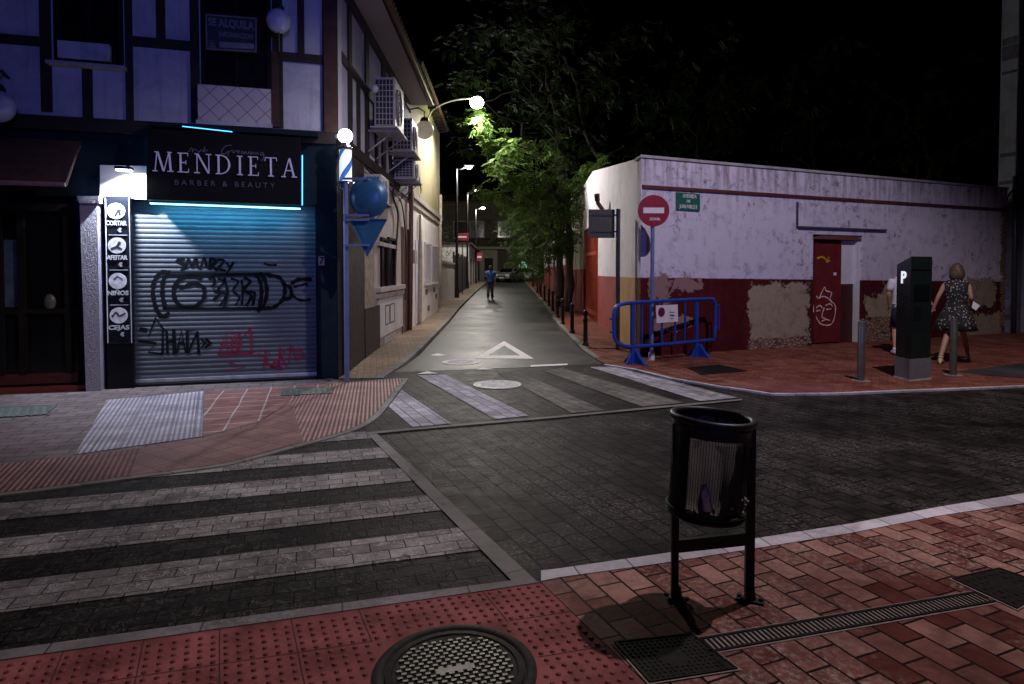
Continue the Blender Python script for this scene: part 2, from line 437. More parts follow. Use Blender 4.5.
# asphalt of the side street
lk = lerp_tab([(9.9, -1.93), (10.5, -1.86), (11.2, -1.81), (12.4, -1.78), (14, -1.82), (18, -1.92), (26, -2.12), (40, -2.28), (66, -2.45)])
rk = lerp_tab([(10.9, 1.62), (11.5, 1.53), (13.1, 1.42), (17.4, 1.34), (26, 1.42), (40, 1.40), (66, 1.30)])
def street_l(y): return lk(y) - .02
ysr = frange(12.0, 66, 2)
strip('street_asphalt', lambda y: lk(y) - .05, lambda y: rk(y) + .05, ysr, lambda y: hz(y) + .004, m_asph, .05)
gpoly('street_asphalt_apron', [Vector((-1.98, 10.12, 0)), Vector((1.62, 11.05, 0)), Vector((1.6, 12.0, 0)), Vector((-1.84, 12.0, 0))], .004, m_asph)
strip('cross_street_asphalt', lambda y: -30, lambda y: 30, [66, 74], lambda y: hz(y) + .01, m_asph, .02)

# zebra on the left -------------------------------------------------
nv = Vector((-.292, .956)); uv = Vector((.956, .292))
E0, E1 = G(367, 432.5), G(521, 589)
def strip_x(t):    # point on the boundary strip at stripe coordinate t
    a = E0.x * nv.x + E0.y * nv.y; b = E1.x * nv.x + E1.y * nv.y; k = (t - a) / (b - a)
    return E0 + (E1 - E0) * k
gpoly('crossing_ground', [strip_x(6.62), strip_x(3.07), strip_x(3.07) - Vector((uv.x, uv.y, 0)) * 14, strip_x(6.62) - Vector((uv.x, uv.y, 0)) * 14], .003, m_sett2)
for t0, t1 in ((6.22, 6.50), (5.53, 5.87), (4.85, 5.20), (4.19, 4.51), (3.52, 3.87)):
    a, b = strip_x(t1), strip_x(t0); U = Vector((uv.x, uv.y, 0)) * 12
    gpoly('crossing_stripe', [a, b, b - U, a - U], .007, m_white)
gpoly('stone_strip', [(366, 432.5), (375, 431.6), (541, 585), (521, 590)], .011, m_strip)
gpoly('stone_line', [(367, 434.3), (412, 429.8), (480, 424), (550, 418.2), (650, 408.8), (742, 400.2), (742, 398.7), (650, 407), (550, 416.4), (480, 422), (412, 427.8), (367, 432.2)], .014, m_strip)
# crossing over the side street
for pts, mt in (([(401.5, 390), (451.6, 423.4), (412.5, 427), (388.7, 406.4)], m_white2), ([(418, 375.5), (445, 374.5), (529, 415.6), (494.5, 419)], m_white2),
                ([(497, 373), (520, 372), (604, 410.3), (572, 413)], m_faded), ([(543, 371), (562, 368), (684, 402.6), (642, 406.5)], m_faded),
                ([(590, 367), (614, 366.6), (738, 397.6), (700, 401)], m_white2)):
    gpoly('crossing_stripe', pts, .007, mt)
# painted marks on the asphalt
T0, T1, T2 = (504, 341), (474, 358.6), (534, 358.6); I0, I1, I2 = (504.4, 345.6), (488.5, 355.4), (520, 355.4)
for q in ((T0, T1, I1, I0), (T1, T2, I2, I1), (T2, T0, I0, I2)):
    gpoly('give_way_triangle', q, .009, m_paint)
for q in ([(417, 374), (427, 371.2), (438, 373.2)], [(475, 369.6), (482, 367.6), (494, 369.4)], [(530, 366.8), (567, 365), (568, 363.4), (531, 365)], [(430, 355.2), (437, 353.4), (446, 354.4), (440, 356.2)]):
    gpoly('speed_hump_mark', q, .0085, m_paint)

# ------------------------------------------------------------------ pavement, Mendieta corner
kp = [(-260, 523), (0, 493.5), (100, 480.5), (215, 465.3), (245, 459), (290, 447), (326, 437.5), (355, 428.5), (372, 420), (383, 410.5), (393, 398), (402, 386), (409, 377.3)]
K = smooth_path(kp, .03, 4)
Kin = offset_path(K, .07)
back = [G(345, 381, .03), Vector((-3.3, 10.2, .03)), Vector((-14, 6.9, .03))]
gpoly('corner_pavement', Kin + back, .012, m_grey, .12)
gpoly('corner_kerb', K + list(reversed(Kin)), .016, m_kerbgrey, .12)
def ribbed(name, angle, pitch, c, dark, z3=True):
    m, ns, ls, b = new_mat(name); co = worldco(ns); b.inputs['Specular IOR Level'].default_value = .15
    mp = N(ns, 'ShaderNodeMapping'); mp.inputs['Rotation'].default_value = (0, 0, -R(angle)); ls.new(co, mp.inputs['Vector'])
    w = N(ns, 'ShaderNodeTexWave', bands_direction='X'); w.inputs['Scale'].default_value = .314 / pitch; w.inputs['Distortion'].default_value = 0
    ls.new(mp.outputs[0], w.inputs['Vector'])
    br = N(ns, 'ShaderNodeTexBrick'); br.offset = 0; br.inputs['Scale'].default_value = 1; br.inputs['Brick Width'].default_value = .2; br.inputs['Row Height'].default_value = .2; br.inputs['Mortar Size'].default_value = .006
    br.inputs['Color1'].default_value = (.0, .0, .0, 1); br.inputs['Color2'].default_value = (1, 1, 1, 1)
    ls.new(mp.outputs[0], br.inputs['Vector'])
    a = mixc(ns, ls, br.outputs['Color'], tuple(x * .8 for x in c), tuple(x * 1.1 for x in c))
    a = mixc(ns, ls, ramp(ns, ls, w.outputs['Fac'], [(.25, 1.), (.6, 0.)]), a, dark)
    a = mixc(ns, ls, br.outputs['Fac'], a, dark)
    a = mixc(ns, ls, 1., a, ramp(ns, ls, noise(ns, ls, co, 2.5, 5, .7), [(.35, .6), (.65, 1.)]), 'MULTIPLY')
    ls.new(a, b.inputs['Base Color']); b.inputs['Roughness'].default_value = .65
    bump(ns, ls, mathn(ns, ls, 'ADD', w.outputs['Fac'], mathn(ns, ls, 'MULTIPLY', noise(ns, ls, co, 60, 3), .4)), b, .8, .008)
    return m
m_ribpale = ribbed('pale_ribbed_tile', 25, .046, (.46, .41, .49), (.22, .19, .22))
m_ribred = ribbed('red_ribbed_tile', 25, .042, (.27, .12, .11), (.12, .05, .045))
m_ribred2 = ribbed('red_ribbed_tile_turned', -32, .036, (.33, .17, .155), (.12, .05, .045))
m_ribred3 = ribbed('red_ribbed_tile_corner', 12, .044, (.34, .17, .15), (.12, .05, .045))
Kr = offset_path(K, .075)
def kslice(i0, i1): return Kr[i0:i1]
# ribbed red band beside the kerb: three runs turned to follow the bend
nK = len(Kr)
def kidx(px):
    t = G(*px, .03); return min(range(nK), key=lambda i: (Kr[i] - t).length)
i1, i2, i3 = kidx((140, 470)), kidx((300, 441)), nK - 1
gpoly('red_ribbed_paving', Kr[0:i1 + 1] + [G(142, 446.5, .03), G(74, 455, .03), G(0, 462.5, .03), G(-260, 488, .03)], .018, m_ribred)
gpoly('red_ribbed_paving_bend', Kr[i1:i2 + 1] + [G(290, 398, .03), G(283, 407, .03), G(256, 423, .03), G(202, 437, .03), G(142, 446.5, .03)], .018, m_ribred2)
gpoly('red_ribbed_paving_corner', Kr[i2:] + [G(400, 377.3, .03), G(333, 382.6, .03), G(290, 398, .03)], .018, m_ribred3)
gpoly('pale_ribbed_paving', [(107, 400), (204, 391), (202, 436.4), (75, 454.2)], .019, m_ribpale)
gpoly('red_slab_paving', [(204.6, 391.5), (333, 382.6), (290, 398), (283, 406.6), (256, 422.5), (202.5, 436.5)], .0165, m_redslab)
# street pavements
wl = lambda y: -2.60 - .014 * (y - 9.57)
def zl(y): return .012 + .09 * sstep(9.6, 12.5, y) + hz(y)
ysl = [9.55, 9.8, 10.04, 10.3, 10.6, 11, 11.5, 12, 12.5, 13.2, 14] + frange(16, 66, 2)
strip('left_pavement', lambda y: wl(y) - .6, lambda y: lk(y) - .12, ysl, zl, m_beige)
strip('left_kerb', lambda y: lk(y) - .12, lk, ysl, lambda y: zl(y) + .003, m_kerbgrey)
wr = lambda y: 2.36 + .012 * (y - 11.7)
def zr(y): return .02 + hz(y) + .05 * sstep(12, 15, y)
ysx = [11.1, 11.5, 12, 12.6, 13.2, 14] + frange(16, 66, 2)
RB = .02
kr_px = [(603, 364.6), (633, 369.4), (668, 378), (716, 386.3), (742, 389.6), (772, 394.2), (836, 393.8), (880, 392), (1024, 386.5), (1340, 374.5)]
KR = [G(*p, RB) for p in kr_px]
KRin = offset_path(KR, .075)
gpoly('far_kerb', KR + list(reversed(KRin)), RB + .004, m_kerb, .12)
gpoly('far_pavement', [KRin[0] + Vector((0, 0, 0))] + KRin[1:] + [Vector((24.5, 20.6, 0)), Vector((2.9, 13.2, 0)), Vector((1.45, 13.1, 0)), Vector((1.52, 11.6, 0))], RB, m_farbrick, .12)
strip('right_pavement', lambda y: rk(y) + .12, lambda y: wr(max(y, 14.0)) + .5, frange(13.1, 66, 1.0), lambda y: zr(y) - .0, m_farbrick)
strip('right_kerb', rk, lambda y: rk(y) + .12, [11.6, 12, 12.6, 13.1] + frange(14, 66, 2), lambda y: zr(y) + .006, m_kerbgrey)
m_dots = ribbed('red_ribbed_far', 20, .05, (.33, .12, .10), (.14, .05, .045))
gpoly('far_ribbed_paving', [(716, 384), (760, 379.5), (835, 384.5), (833, 391.8), (774, 392.2), (742, 387.8)], RB + .006, m_dots)
gpoly('driveway_asphalt', [(956, 371.5), (1030, 362), (1400, 352), (1400, 368), (1024, 377.5), (985, 375.2)], RB + .006, m_asph2)

# ------------------------------------------------------------------ near pavement
ko = smooth_path([(-300, 700), (0, 655.2), (358, 605), (480, 590), (521, 584.6)], .012, 3)
NZ = .02
left_out = [G(-300, 700), G(0, 656), G(180, 630.5), (G(358, 605.6)), G(470, 590.3), G(523, 583.4)]
left_in = [G(-300, 712), G(0, 665.5), G(180, 639.3), G(358, 613.6), G(470, 597.3), G(541, 586.5)]
gpoly('near_kerb_strip', left_out + list(reversed(left_in)), NZ + .004, m_kerbleft, .08)
right_out = [G(*p) for p in ((541, 574.8), (560, 572.6), (660, 558), (760, 541.5), (852, 527), (940, 510), (1024, 496.4), (1250, 455))]
right_in = [G(*p) for p in ((541, 585.5), (560, 581.6), (660, 567.6), (760, 551.6), (852, 536.5), (940, 519), (1024, 506.4), (1250, 466))]
gpoly('near_kerb', right_out + list(reversed(right_in)), NZ + .004, m_kerb, .08)
Bd0, Bd1 = G(541, 587), G(640, 684); bd = (Bd1 - Bd0).normalized()
gpoly('near_brick_paving', [p for p in right_in] + [Vector((9, 1.0, 0)), Vector((9, -2, 0)), Bd0 + bd * 5.6], NZ, m_brick, .08)
gpoly('tactile_paving', left_in + [Bd0 + bd * 5.6, Vector((-8, -2, 0)), Vector((-8, 1.1, 0))], NZ, m_tact, .08)
# tactile studs and tile joints
tu = Vector((.964, .266, 0)); tv = bd.copy()
org = Bd0.copy()
mb = MB(); mj = MB(); mh = G(455, 678); mh.z = 0
MHC = Vector((-.225, 2.49, 0))
for i in range(-82, 0):
    for j in range(0, 34):
        p = org + tu * (i * .05 + .022) + tv * (j * .05 + .03)
        if p.y > 3.4 or p.y < 2.2 or abs(p.x / max(p.y, .1)) > .95: continue
        q = (p - MHC); q.z = 0
        if q.length < .35: continue
        # keep inside the kerb line
        lim = -8
        for a, b in zip(left_in, left_in[1:]):
            if a.x <= p.x <= b.x: lim = a.y + (b.y - a.y) * (p.x - a.x) / (b.x - a.x)
        if p.x < left_in[-1].x and p.y > lim - .02: continue
        h = .006 * random.uniform(.75, 1.1)
        mb.cyl((p.x, p.y, NZ + .001), (p.x, p.y, NZ + .001 + h), .012, .007, n=8)
m_stud = flat('red_tactile_stud', (.17, .042, .042), .75, var=.3, scale=12, bmp=.2, spec=.2)
struct(mb.build('tactile_studs', m_stud))
m_joint = flat('dark_joint', (.03, .015, .014), .95)
for i in range(-15, 1):
    a = org + tu * (i * .30); 
    for j in range(0, 6):
        pass
mj = MB()
def jl(a, b, w, z):
    d = (b - a).normalized(); nrm = Vector((-d.y, d.x, 0)) * w
    mj.poly([a + nrm + Vector((0, 0, z)), b + nrm + Vector((0, 0, z)), b - nrm + Vector((0, 0, z)), a - nrm + Vector((0, 0, z))])
for i in range(-14, 0):
    a = org + tu * (i * .30 - .004) - Vector((0, 0, org.z)); 
    for a0, a1 in ((.0, .30), (.30, .60), (.6, .9), (.9, 1.2)):
        s, e = a + tv * a0, a + tv * a1
        q = ((s + e) / 2 - MHC); 
        if (q.length < .45 and q.length > .0): continue
        if s.x < -2.9 or e.y < 2.1: continue
        jl(s, e, .0022 if i > -13 else .002, NZ + .0012)
for j in (1, 2, 3):
    for i in range(-14, 0):
        s = org + tu * (i * .3) + tv * (j * .3) - Vector((0, 0, org.z)); e = s + tu * .3
        if ((s + e) / 2 - MHC).length < .42 or e.y < 2.1: continue
        jl(s, e, .002, NZ + .0013)
struct(mj.build('paving_joints', m_joint, recalc=False))

# ------------------------------------------------------------------ manholes, lids, grates
def manhole(name, label, c, r, mring, mlid, grid=.035, z=.012, rot=.3):
    t = thing(name, label, 'manhole cover', c)
    b = MB(); b.lathe([(r * 1.04, z - .012), (r * 1.04, z), (r * .99, z + .003), (r * .93, z + .002), (r * .90, z - .004), (r * .88, z - .004)], n=56)
    smooth_angle(b.build('frame', mring, t), 30)
    b = MB(); b.lathe([(r * .885, z - .008), (r * .88, z + .001), (r * .80, z + .003), (r * .79, z - .001), (.0001, z - .001)], n=56)
    lid = b.build('lid', mring, t)
    b = MB(); k = int(r / grid) + 1
    for i in range(-k, k + 1):
        for j in range(-k, k + 1):
            x, y = (i + (.5 if j % 2 else 0)) * grid, j * grid * .62
            if math.hypot(x, y) < r * .745 and not (abs(x) < r * .26 and abs(y) < r * .07):
                b.box((x, y, z + .001), (grid * .56, grid * .34, .006))
    b.box((0, 0, z + .001), (r * .5, r * .10, .006))
    o = b.build('grip_studs', mlid, lid); o.rotation_euler = (0, 0, rot)
    b = MB()
    for s in (-1, 1): b.cyl((s * r * .2, r * .62, z - .002), (s * r * .2, r * .62, z + .0045), r * .045, n=12)
    b.build('keyhole', m_joint, lid)
    return t
manhole('manhole_cover', 'large iron manhole cover with a studded lid set in the red tactile paving', Vector((MHC.x, MHC.y, NZ)), .312, m_iron, m_ironlight, .036, .006, .28)
m_pale = flat('polished_pale_iron', (.36,   .35, .31), .6, .0, var=.3, scale=15)
m_dimp = flat('pale_iron', (.70, .68, .64), .7, .0, var=.3, scale=15)
manhole('manhole_cover', 'pale shiny manhole cover in the middle of the striped crossing', G(497.5, 385), .33, m_pale, m_dimp, .05, .012, 0)
manhole('manhole_cover', 'pale worn manhole cover in the asphalt beside the white triangle', G(461, 362.6), .32, m_dimp, m_dimp, .05, .012, 0)
def lid_px(name, label, q, z, mat, mat2, cat='access cover', border=True, cell=.03):
    P = [G(p[0], p[1], 0) for p in q]; c = sum(P, Vector()) / 4
    t = thing(name, label, cat, (c.x, c.y, z)); L = [p - c for p in P]
    b = MB(); b.poly([p + Vector((0, 0, 0)) for p in L], (0, 0, -.01)); lid = b.build('lid', mat, t)
    b = MB()
    for i in range(4):
        a, e = L[i], L[(i + 1) % 4]; a2, e2 = a * .955, e * .955
        b.poly([a * 1.01 + Vector((0, 0, .003)), e * 1.01 + Vector((0, 0, .003)), e2 + Vector((0, 0, .003)), a2 + Vector((0, 0, .003))], (0, 0, -.008))
    b.build('frame', mat2, t)
    b = MB(); u = (L[1] - L[0]); v = (L[3] - L[0]); nu = int(u.length / cell); nvv = int(v.length / cell)
    ang = math.atan2(u.y, u.x)
    for i in range(1, nu):
        for j in range(1, nvv):
            p = L[0] + u * (i / nu) + v * (j / nvv)
            if p.length < .06: continue
            b.box((p.x, p.y, .001), (cell * .55, cell * .3, .004), Matrix.Rotation(ang + (.8 if (i + j) % 2 else -.8), 3, 'Z'))
    b.build('tread', mat2, lid)
    if border:
        o = gpoly('mortar_bed', [Vector((p.x, p.y, 0)) + (p - c) * .07 for p in P], z - .003, m_mortar)
    return t
lid_px('access_cover', 'dark square iron cover at the left end of the drain grate', [(614, 648), (692, 639.5), (737, 675), (650, 689)], NZ + .008, m_iron, m_iron, cell=.022)
lid_px('access_cover', 'dark square iron cover by the right edge, at the far end of the drain grate', [(952, 583.5), (999, 573), (1052, 592), (1017, 614)], NZ + .008, m_iron, m_iron, cell=.04)
m_green = flat('green_grey_metal', (.10, .12, .11), .6, .3, var=.3, scale=6)
lid_px('access_cover', 'green grey plate in the paving in front of the dark shop', [(-60, 412), (57, 406.6), (46, 416), (-70, 424)], .022, m_green, m_green, border=False, cell=.08)
lid_px('access_cover', 'narrow green grey plate in the paving in front of the shutter corner', [(282, 391.4), (333, 388.8), (331, 395), (281, 397.4)], .024, m_green, m_green, border=False, cell=.07)
lid_px('access_cover', 'dark square cover in the far pavement in front of the blue barrier', [(687, 369.2), (719, 366.4), (747, 372.6), (701, 376.2)], RB + .008, m_iron, m_iron, border=False, cell=.07)
# drain grate
a, b_ = G(700, 651.5), G(985, 601.5); d = (b_ - a); Lg = d.length; ang = math.atan2(d.y, d.x); wdt = .105
t = thing('drain_grate', 'long narrow iron drain grate running between two square covers', 'drain grate', (a.x, a.y, NZ + .004), ang)
b = MB(); b.span(0, Lg, -wdt / 2, -wdt / 2 + .012, -.01, .004); b.span(0, Lg, wdt / 2 - .012, wdt / 2, -.01, .004); b.build('frame', m_iron, t)
b = MB(); n = int(Lg / .024)
for i in range(n): b.box(((i + .5) * Lg / n, 0, 0), (.009, wdt - .02, .006))
b.build('grille', m_iron, t)
b = MB(); b.span(0, Lg, -wdt / 2, wdt / 2, -.012, -.003); b.build('channel', flat('black_void', (.004, .004, .004), .9), t)
dn = Vector((-d.y, d.x, 0)).normalized()
gpoly('mortar_bed', [a + dn * .064, b_ + dn * .064, b_ - dn * .062, a - dn * .062], NZ + .0025, m_mortar)
# ================================================================== BUILDINGS
FA, FB = G(135, 388), G(315, 380)
FRa = Plane(FA, FB)
fs, _ = FRa.L(337, 300)                       # the corner
CORN = FRa.W(fs, 0, 0)
FR = Plane(CORN - FRa.u, CORN, CORN)          # origin at the corner; s negative to the left
SD = Plane(CORN, CORN + Vector((-.014, 1, 0)))
m_white_pl = plaster('half_timber_plaster', (.50, .51, .60), (.18, .18, .24), .55)
m_timber = flat('dark_brown_timber', (.020, .013, .010), .8, var=.45, scale=6, bmp=.6)
m_timber_red = flat('red_brown_timber', (.055, .02, .012), .7, var=.4, scale=6, bmp=.5)
m_shopwall = flat('dark_teal_cladding', (.008, .019, .028), .75, var=.3, scale=4, spec=.12)
m_black = flat('black_panel', (.008, .008, .010), .5, var=.2, scale=3, bmp=.05, spec=.15)
m_glassd = flat('dark_window_glass', (.006, .006, .009), .08, var=.2, scale=2, bmp=0)
m_frame = flat('dark_window_frame', (.014, .010, .009), .7, spec=.1)
m_tile = flat('clay_roof_tile', (.12, .055, .035), .8, var=.4, scale=9)
m_soffit = plaster('pale_soffit', (.34, .30, .30), (.25, .22, .2), .4)
m_shutter = None

def rect(P, x0, y0, x1, y1, d=0.):
    """pixel rectangle -> (s0, s1, z0, z1) on plane P"""
    xm, ym = (x0 + x1) / 2, (y0 + y1) / 2
    s0 = P.L(x0, ym, d)[0]; s1 = P.L(x1, ym, d)[0]; zt = P.L(xm, y0, d)[1]; zb = P.L(xm, y1, d)[1]
    return s0, s1, zb, zt
def slab(mb, P, r, d0, d1, bev=0, d=0.):
    s0, s1, z0, z1 = rect(P, *r, d); mb.span(s0, s1, d0, d1, z0, z1, bev); return s0, s1, z0, z1
def quad_px(mb, P, pts, y, th, d=0.):
    mb.poly([(P.L(a, b, d)[0], y, P.L(a, b, d)[1]) for a, b in pts], (0, th, 0))

house = on_plane('half_timbered_house', 'half-timbered corner house with white panels and dark beams above the closed barber shop', 'house', FR)
ZF, ZE = 3.68, 6.05                          # floor line, eave
# local frame of FR: the side wall runs along +y (into the wall) turned a little
side_ang = SD.rz - FR.rz
def side_part(name, mb, mat, parent=house):
    o = mb.build(name, mat, parent); o.rotation_euler = (0, 0, side_ang); return o
SL = 7.6                                      # length of the side wall
# upper walls and ground walls (front)
b = MB(); b.span(-14, 0, 0, .3, ZF - .12, ZE); b.build('upper_wall', m_white_pl, house)
sh = rect(FR, 134, 203, 316, 385, .12)       # shutter opening
s0, s1 = sh[0] - .02, sh[1] + .02
b = MB(); b.span(-14, FR.L(4, 280)[0], .0, .3, 0, ZF - .12); b.span(FR.L(4, 280)[0], s0 - .0, .10, .3, 2.62, ZF - .12)
b.span(FR.L(78, 280)[0], s0, .0, .3, 0, 2.62); b.span(s0, s1, .0, .3, 2.58, ZF - .12); b.span(s1, 0, 0, .3, 0, ZF - .12)
b.build('ground_wall', m_shopwall, house)
# upper wall and ground wall (side)
b = MB(); b.span(0.02, SL, .0, .3, ZF - .12, ZE); side_part('side_upper_wall', b, m_white_pl)
m_sidebase = plaster('side_base_wall', (.46, .40, .36), (.16, .12, .10), .6)
b = MB(); b.span(.30, SL, .0, .3, 0, ZF - .12); side_part('side_ground_wall', b, m_sidebase)
b = MB(); b.span(-13.9, -.3, .3, 7.4, .05, ZE - .05); b.build('core', m_black, house)
# timber frame, front
BT = -.035
b = MB()
for r in [(40, -80, 51, 112), (125, -80, 132.5, 121), (190, -80, 199, 123), (272, -80, 282.5, 128), (297, -80, 304, 58), (322, -80, 337.5, 134),
          (83, 69, 93, 119), (156, -60, 165, 43), (-60, -60, -48, 110)]:
    slab(b, FR, r, BT, .01)
BH = BT + .008
for r in [(-200, 27, 41, 37), (132, 39, 191, 49), (282, 54, 323, 63)]:
    s_0, s_1, z0, z1 = rect(FR, *r); b.span(s_0, s_1, BH, .012, z0, z1)
b.span(-14, 0.0, -.045, .03, ZF - .20, ZF - .02); b.span(-14, .0, -.03, .03, ZE - .12, ZE)
b.build('timber_frame', m_timber, house)
b = MB(); slab(b, FR, (272, 53, 279, 127), BT - .02, BT); slab(b, FR, (323.5, -60, 336.5, 133), BT - .02, BT); b.build('corner_post', m_timber_red, house)
# timber frame, side
b = MB()
for x0, x1, y0, y1 in ((347.5, 350.5, 0, 150), (356.2, 358.4, 80, 160), (364.5, 367.5, -40, 165), (374.4, 376.6, 95, 172), (381, 384.5, 20, 180), (388.5, 390.5, 110, 190), (394, 397, 40, 190), (401, 403.5, 60, 190), (408, 411, 80, 190)):
    u0 = SD.L(x0, 100)[0]; u1 = SD.L(x1, 100)[0]
    if (y0 in (80, 95, 110)): b.span(u0, u1, BT, .01, ZF, 4.85)
    else: b.span(u0, u1, BT, .01, ZF, ZE)
b.span(.3, SL, BH, .012, 4.80, 4.96); b.span(.3, SL, -.05, .012, ZF - .18, ZF); b.span(.3, SL, -.05, .012, ZE - .22, ZE - .02)
side_part('side_timber_frame', b, m_timber)
m_lav = plaster('painted_corner_strip', (.60, .60, .68), (.35, .34, .40), .3)
b = MB(); b.span(.0, .32, -.02, .0, ZF - .05, ZE + 0); side_part('corner_strip', b, m_lav)
b = MB(); b.span(.0, .30, -.01, .3, 0, ZF - .1); side_part('corner_pier', b, m_black)
# roof with overhang
b = MB(); b.span(-14, .3, -.5, .1, ZE - .02, ZE + .05); b.build('soffit', m_soffit, house)
b = MB(); b.span(-.45, SL + .05, -.5, .1, ZE - .015, ZE + .055); side_part('side_soffit', b, m_soffit)
b = MB()
for i in range(0, 39):
    x = -.5 + i * .205; b.cyl((x, -.60, ZE + .08), (x, 2.5, ZE + 1.15), .085, n=8)
b.poly([(-.55, -.56, ZE + .06), (SL + .1, -.56, ZE + .06), (SL + .1, 3.2, ZE + 1.4), (-.55, 3.2, ZE + 1.4)], (0, 0, .03)); side_part('side_roof', b, m_tile)
b = MB(); b.poly([(.3, -.58, ZE + .06), (-14, -.58, ZE + .06), (-14, 3, ZE + 1.4), (-3, 3, ZE + 1.4)], (0, 0, .03)); b.build('roof', m_tile, house)
b = MB(); b.tube([(-.5, -.58, ZE + .0), (SL + .05, -.58, ZE + .0)], .055, 8); side_part('gutter', b, flat('brown_gutter', (.12, .05, .04), .5, .3))
# windows of the front
def window(parent, P, r, name='window', depth=.12, bars=(), sill=None, fr=.05, glass=None, frame=None, rot=None):
    s0, s1, z0, z1 = rect(P, *r); gm, fm = glass or m_glassd, frame or m_frame
    b = MB(); b.span(s0, s1, -.012, .0, z0, z1); w = b.build(name, gm, parent)
    b = MB(); b.span(s0, s0 + fr, -.05, -.012, z0, z1); b.span(s1 - fr, s1, -.05, -.012, z0, z1); b.span(s0 + fr, s1 - fr, -.048, -.012, z1 - fr, z1); b.span(s0 + fr, s1 - fr, -.048, -.012, z0, z0 + fr)
    for k in bars:
        xx = s0 + (s1 - s0) * k; b.span(xx - fr * .4, xx + fr * .4, -.044, -.012, z0 + fr, z1 - fr)
    b.build('frame', fm, w)
    if rot: w.rotation_euler = (0, 0, rot)
    return w
window(house, FR, (54, -75, 123, 66), bars=(.5,))
window(house, FR, (201, -75, 271, 127), bars=(.5,))
b = MB(); slab(b, FR, (62, 46, 113, 63), -.16, -.05, .01); b.build('window_box', m_white_pl, house)
b = MB(); slab(b, FR, (50, 66, 128, 69.5), -.16, -.0, .005); b.build('window_sill', flat('grey_sill', (.40, .36, .36), .7), house)
m_lattice, ns, ls, bs = new_mat('diagonal_tiled_parapet')
co = objco(ns); mp = N(ns, 'ShaderNodeMapping'); mp.inputs['Rotation'].default_value = (0, R(45), 0); ls.new(co, mp.inputs['Vector'])
sx = N(ns, 'ShaderNodeSeparateXYZ'); ls.new(mp.outputs[0], sx.inputs[0]); cb = N(ns, 'ShaderNodeCombineXYZ'); ls.new(sx.outputs[0], cb.inputs[0]); ls.new(sx.outputs[2], cb.inputs[1])
br = N(ns, 'ShaderNodeTexBrick'); br.offset = 0; br.inputs['Scale'].default_value = 1; br.inputs['Brick Width'].default_value = .17; br.inputs['Row Height'].default_value = .17; br.inputs['Mortar Size'].default_value = .006
br.inputs['Color1'].default_value = (.46, .43, .47, 1); br.inputs['Color2'].default_value = (.52, .48, .50, 1); br.inputs['Mortar'].default_value = (.2, .17, .2, 1); ls.new(cb.outputs[0], br.inputs[0]); ls.new(br.outputs[0], bs.inputs['Base Color'])
b = MB(); slab(b, FR, (199.5, 89, 271.5, 127), -.12, -.03); b.build('parapet', m_lattice, house)
b = MB(); s0_, s1_, z0_, z1_ = rect(FR, 198, 124, 273, 128); b.span(s0_, s1_, -.14, -.1, z0_, z1_); b.build('parapet_ledge', m_white_pl, house)

# roller shutter -------------------------------------------------------
def shutter_mesh(x0, x1, z0, z1, y, pitch=.068):
    bm = bmesh.new(); prof = []; z = z0
    while z < z1:
        for k in range(6):
            t = k / 6; prof.append((y - .011 * abs(math.sin(math.pi * t)) ** .6, z + pitch * t))
        z += pitch
    vs = [(bm.verts.new((x0, p[0], p[1])), bm.verts.new((x1, p[0], p[1]))) for p in prof]
    for a, c in zip(vs, vs[1:]): bm.faces.new((a[0], a[1], c[1], c[0]))
    return bm
m_shut = flat('grey_shutter_steel', (.085, .095, .115), .5, .2, var=.16, scale=3, bmp=.1)
SH0, SH1, SZ0, SZ1 = sh
SY = .12
mbx = MB(); mbx.bm.free(); mbx.bm = shutter_mesh(SH0, SH1, .09, SZ1 + .1, SY)
shut = mbx.build('roller_shutter', m_shut, house, smooth=True)
b = MB(); b.span(SH0, SH1, .085, .125, .05, .10, .004); b.build('bottom_rail', flat('bright_steel', (.55, .53, .56), .35, .6), shut)
b = MB(); b.span(SH0 - .06, SH0, .06, .14, .03, SZ1); b.span(SH1, SH1 + .05, .06, .14, .03, SZ1); b.build('guide_rail', m_shopwall, shut)
b = MB(); b.span(SH0 - .1, SH1 + .3, -.02, .4, -.05, .045); b.build('threshold', m_black, house)
